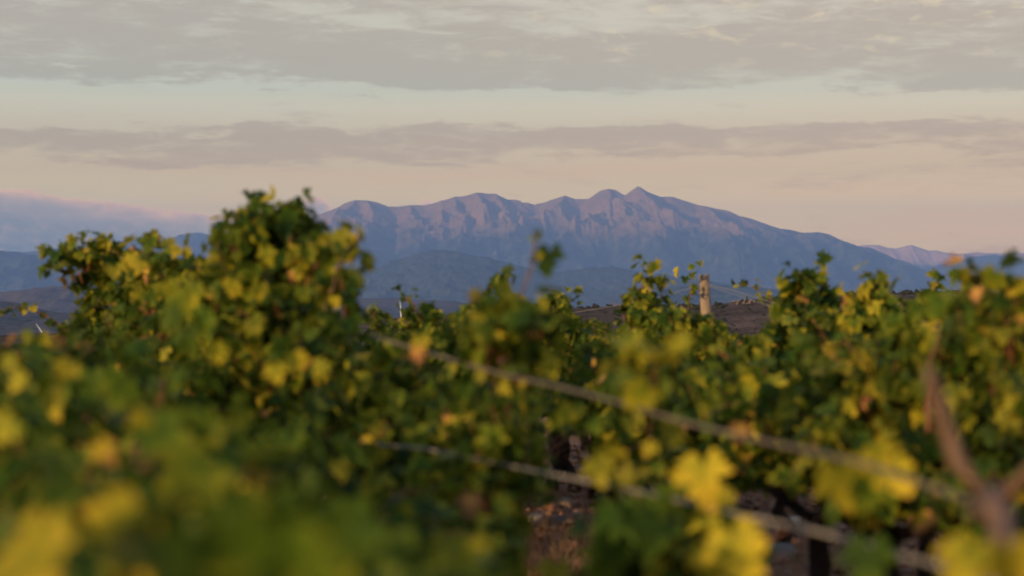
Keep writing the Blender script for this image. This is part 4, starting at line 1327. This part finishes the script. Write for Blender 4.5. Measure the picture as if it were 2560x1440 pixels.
def wire(pts, r, label, name='trellis_wire', m=None):
    P = np.array(pts)
    for _ in range(1):
        Q = [P[0]]
        for a, b in zip(P[:-1], P[1:]):
            for t in np.linspace(0, 1, 9)[1:]:
                Q.append(a * (1 - t) + b * t)
        P = np.array(Q)
    for _ in range(6):
        P[1:-1] = 0.25 * P[:-2] + 0.5 * P[1:-1] + 0.25 * P[2:]
    B = Bag()
    B.tube(P, r, 8)
    o = B.build(name, m or M_WIRE)
    tag(o, label, 'wire', 'wires along the vine rows')
    return o


wire([at(1300, 800, 21.0), at(1480, 775, 18.5), at(1640, 745, 16.4), at(1700, 728, 15.6), at(1757, 712, 14.95)], 0.0022, 'thin pale wire running left from the wooden post, just under its top')
wire([at(1765, 710, 14.94), at(1830, 725, 14.3), at(1900, 747, 13.7), at(1970, 764, 13.1), at(2060, 785, 12.4), at(2200, 810, 11.6), at(2600, 850, 9.4)], 0.0022, 'thin pale wire sagging right from the wooden post, the upper of two')
wire([at(1766, 714, 14.94), at(1830, 733, 14.3), at(1900, 757, 13.7), at(1970, 778, 13.1), at(2060, 800, 12.4), at(2200, 830, 11.6), at(2600, 880, 9.4)], 0.0018, 'thin pale wire sagging right from the wooden post, the lower of two')
M_LONG = make_cane('long_cane', (0.10, 0.075, 0.05), (0.19, 0.15, 0.095))
wire([at(925, 836, 6.3), at(1000, 862, 5.95), at(1100, 890, 5.6), at(1250, 935, 5.1), at(1400, 967, 4.72), at(1560, 1010, 4.4), at(1700, 1053, 4.1), at(1850, 1090, 3.85),
      at(2000, 1122, 3.62), at(2180, 1165, 3.4), at(2350, 1225, 3.15), at(2460, 1265, 3.0)], 0.0046, 'thick blurred trellis line, the upper of two slanting across the foreground vines', m=M_LONG)
wire([at(700, 1088, 7.6), at(850, 1098, 6.6), at(960, 1113, 6.0), at(1060, 1121, 5.7), at(1200, 1150, 5.3), at(1400, 1190, 4.75), at(1550, 1220, 4.35), at(1700, 1252, 4.0), at(1860, 1290, 3.75), at(2050, 1330, 3.5), at(2300, 1400, 3.1), at(2600, 1490, 2.7)], 0.0045,
     'thick blurred trellis line, the lower of two slanting across the foreground vines', m=make_cane('pale_line', (0.17, 0.145, 0.10), (0.29, 0.25, 0.18)))

# ------------------------------------------------------------------ stones, leaf litter and dry grass on the soil
def soil_at(px, y):
    """where the line of sight through a photo pixel meets the soil"""
    d = 3.0
    for _ in range(60):
        p = at(px, y, d)
        d += (p[2] - float(ground_z(p[0], p[1]))) / max(0.03, (y - HOR) / FPX) * 0.7
    p = at(px, y, d)
    p[2] = float(ground_z(p[0], p[1]))
    return p


def stone(px, y, size, ca, cb, label, seed, flat=0.7):
    rng = np.random.default_rng(seed)
    v, f = blob_template(3)
    n = fbm(v[:, 0] * 1.3 + seed, v[:, 1] * 1.3 + v[:, 2], seed, 4)
    k = np.sign(v) * np.abs(v) ** 0.75
    k /= np.abs(k).max()
    k = k * (0.72 + 0.6 * n)[:, None]
    s = size * np.array([rng.uniform(0.9, 1.25), rng.uniform(0.7, 1.0), flat])
    o = new_mesh('stone', k * s * 0.5, f, make_stone('stone', ca, cb), smooth=True)
    o.location = soil_at(px, y) + np.array([0, 0, size * flat * 0.22])
    o.rotation_euler = (rng.normal(0, 0.15), rng.normal(0, 0.15), rng.uniform(0, 3))
    tag(o, label, 'stone', 'stones lying between the rows')


stone(1375, 1278, 0.11, (0.26, 0.11, 0.05), (0.34, 0.17, 0.09), 'orange-brown stone under the forked trunk, left of the big ribbed stone', 1)
stone(1415, 1276, 0.14, (0.20, 0.13, 0.08), (0.32, 0.22, 0.14), 'big rounded tan stone right under the forked trunk', 2, 0.85)
stone(1336, 1302, 0.12, (0.28, 0.25, 0.20), (0.38, 0.34, 0.28), 'pale grey rounded stone left of the stones under the forked trunk', 3, 0.6)
stone(1446, 1296, 0.09, (0.24, 0.16, 0.09), (0.34, 0.24, 0.15), 'small tan stone below right of the forked trunk', 4)
stone(1390, 1310, 0.11, (0.07, 0.075, 0.075), (0.12, 0.12, 0.12), 'dark bluish grey stone below the forked trunk', 5)
stone(1422, 1315, 0.08, (0.24, 0.16, 0.09), (0.30, 0.2, 0.12), 'small flat tan stone in front of the forked trunk', 6)
stone(1985, 1308, 0.09, (0.36, 0.30, 0.22), (0.45, 0.38, 0.28), 'pale round stone on the open soil at right', 7)
stone(1950, 1395, 0.17, (0.17, 0.14, 0.11), (0.26, 0.22, 0.17), 'large long grey stone beside the bright yellow leaf low at right', 8, 0.6)
stone(1330, 1255, 0.08, (0.05, 0.045, 0.045), (0.10, 0.09, 0.08), 'small blackish stone left of the forked trunk', 9)
stone(1915, 1225, 0.10, (0.26, 0.17, 0.11), (0.36, 0.25, 0.17), 'reddish stone in the shade below the hanging leaves at right', 10)
stone(2200, 1375, 0.10, (0.24, 0.14, 0.09), (0.36, 0.22, 0.15), 'small reddish stone near the right-hand trunk', 11)

rng = np.random.default_rng(11)
n = 5200
pp = rng.uniform(1.2, 11.5, n)
ss = rng.uniform(2.5, 17, n)
xy = PERP[None] * pp[:, None] + U[None] * ss[:, None]
xy[:, 2] = ground_z(xy[:, 0], xy[:, 1]) + 0.004
sz = np.exp(rng.normal(-3.75, 0.55, n))
scatter_blobs('gravel', xy, sz, make_stone('gravel_stone', (0.23, 0.11, 0.06), (0.36, 0.21, 0.13)), 12, 0.6, 0.16, 1, 'stuff', 'loose reddish gravel between the vine rows')
GL = Leaves()
for i in range(3800):
    p = PERP * rng.uniform(1.0, 11) + U * rng.uniform(2.5, 16)
    p[2] = float(ground_z(p[0], p[1])) + rng.uniform(0.006, 0.05)
    GL.add(p, UP + rng.normal(0, 0.45, 3), rng.normal(0, 1, 3) * [1, 1, 0.2], rng.uniform(0.035, 0.075), rng.uniform(0.98, 1.3))
tag(GL.build('fallen_leaves', None, rng, np.zeros(3), make_cane('dead_leaf', (0.10, 0.048, 0.026), (0.26, 0.13, 0.07))), 'brown fallen vine leaves littering the soil', kind='stuff')
GB = Bag()
c0 = soil_at(1430, 1400)
for i in range(2600):
    if i < 1500:
        p = c0 + np.array([rng.normal(0, 0.35), rng.normal(0, 0.8), 0])
    else:
        p = PERP * rng.choice([P2, P3, P4]) + PERP * rng.normal(0, 0.3) + U * rng.uniform(4, 16)
    p[2] = float(ground_z(p[0], p[1]))
    h = rng.uniform(0.05, 0.20)
    b = np.array([rng.normal(0, 0.5), rng.normal(0, 0.5), 0]) * h
    w = np.array([rng.normal(), rng.normal(), 0])
    w /= np.linalg.norm(w)
    w = w * 0.0018
    GB.add([p - w, p + w, p + b * 0.4 + UP * h * 0.6 + w * 0.7, p + b * 0.4 + UP * h * 0.6 - w * 0.7, p + b + UP * h], [[3, 2, 4]], [[0, 1, 2, 3]])
tag(GB.build('dry_grass', make_plain('dry_grass', (0.17, 0.11, 0.055), 0.9, 0.1)), 'tufts of dry straw-coloured grass on the soil', kind='stuff')

# ------------------------------------------------------------------ the pale village far out on the plain at the left
VB = Bag()
rng = np.random.default_rng(21)
for i in range(90):
    d = rng.uniform(11500, 13500)
    x = (rng.uniform(-60, 48) - 1280) / FPX * d
    w, l, h = rng.uniform(10, 22), rng.uniform(8, 16), rng.uniform(6, 11)
    z = -95 + rng.uniform(-4, 10)
    V = [(x, d, z - 20), (x + w, d, z - 20), (x + w, d + l, z - 20), (x, d + l, z - 20), (x, d, z + h), (x + w, d, z + h), (x + w, d + l, z + h), (x, d + l, z + h),
         (x, d + l / 2, z + h + 3), (x + w, d + l / 2, z + h + 3)]
    VB.add(V, [[4, 8, 7], [5, 6, 9]], [[0, 1, 5, 4], [1, 2, 6, 5], [2, 3, 7, 6], [3, 0, 4, 7], [4, 5, 9, 8], [7, 8, 9, 6]])
tag(VB.build('distant_village', make_plain('pale_render', (0.62, 0.55, 0.47), 0.9, 0.1), smooth=False), 'pale far village reading as one light streak on the plain', kind='stuff')

# ------------------------------------------------------------------ the air
def build_haze():
    x0, x1, y0, y1, z0, z1 = -26000, 26000, -12000, HAZE_END, -320, HAZE_TOP
    V = [(x0, y0, z0), (x1, y0, z0), (x1, y1, z0), (x0, y1, z0), (x0, y0, z1), (x1, y0, z1), (x1, y1, z1), (x0, y1, z1)]
    F = [[0, 3, 2, 1], [4, 5, 6, 7], [0, 1, 5, 4], [1, 2, 6, 5], [2, 3, 7, 6], [3, 0, 4, 7]]
    m = bpy.data.materials.new('haze_air')
    m.use_nodes = True
    N = NT(m.node_tree)
    out = N.n('ShaderNodeOutputMaterial')
    v = N.n('ShaderNodeVolumePrincipled')
    v.inputs['Color'].default_value = (*HAZE_COL, 1)
    v.inputs['Density'].default_value = HAZE_DENS
    v.inputs['Anisotropy'].default_value = 0.0
    v.inputs['Density Attribute'].default_value = ''
    N.put(out.inputs['Volume'], v.outputs[0])
    m.cycles.homogeneous_volume = True
    o = new_mesh('haze', V, np.array(F), m, smooth=False)
    tag(o, kind='stuff')


build_haze()
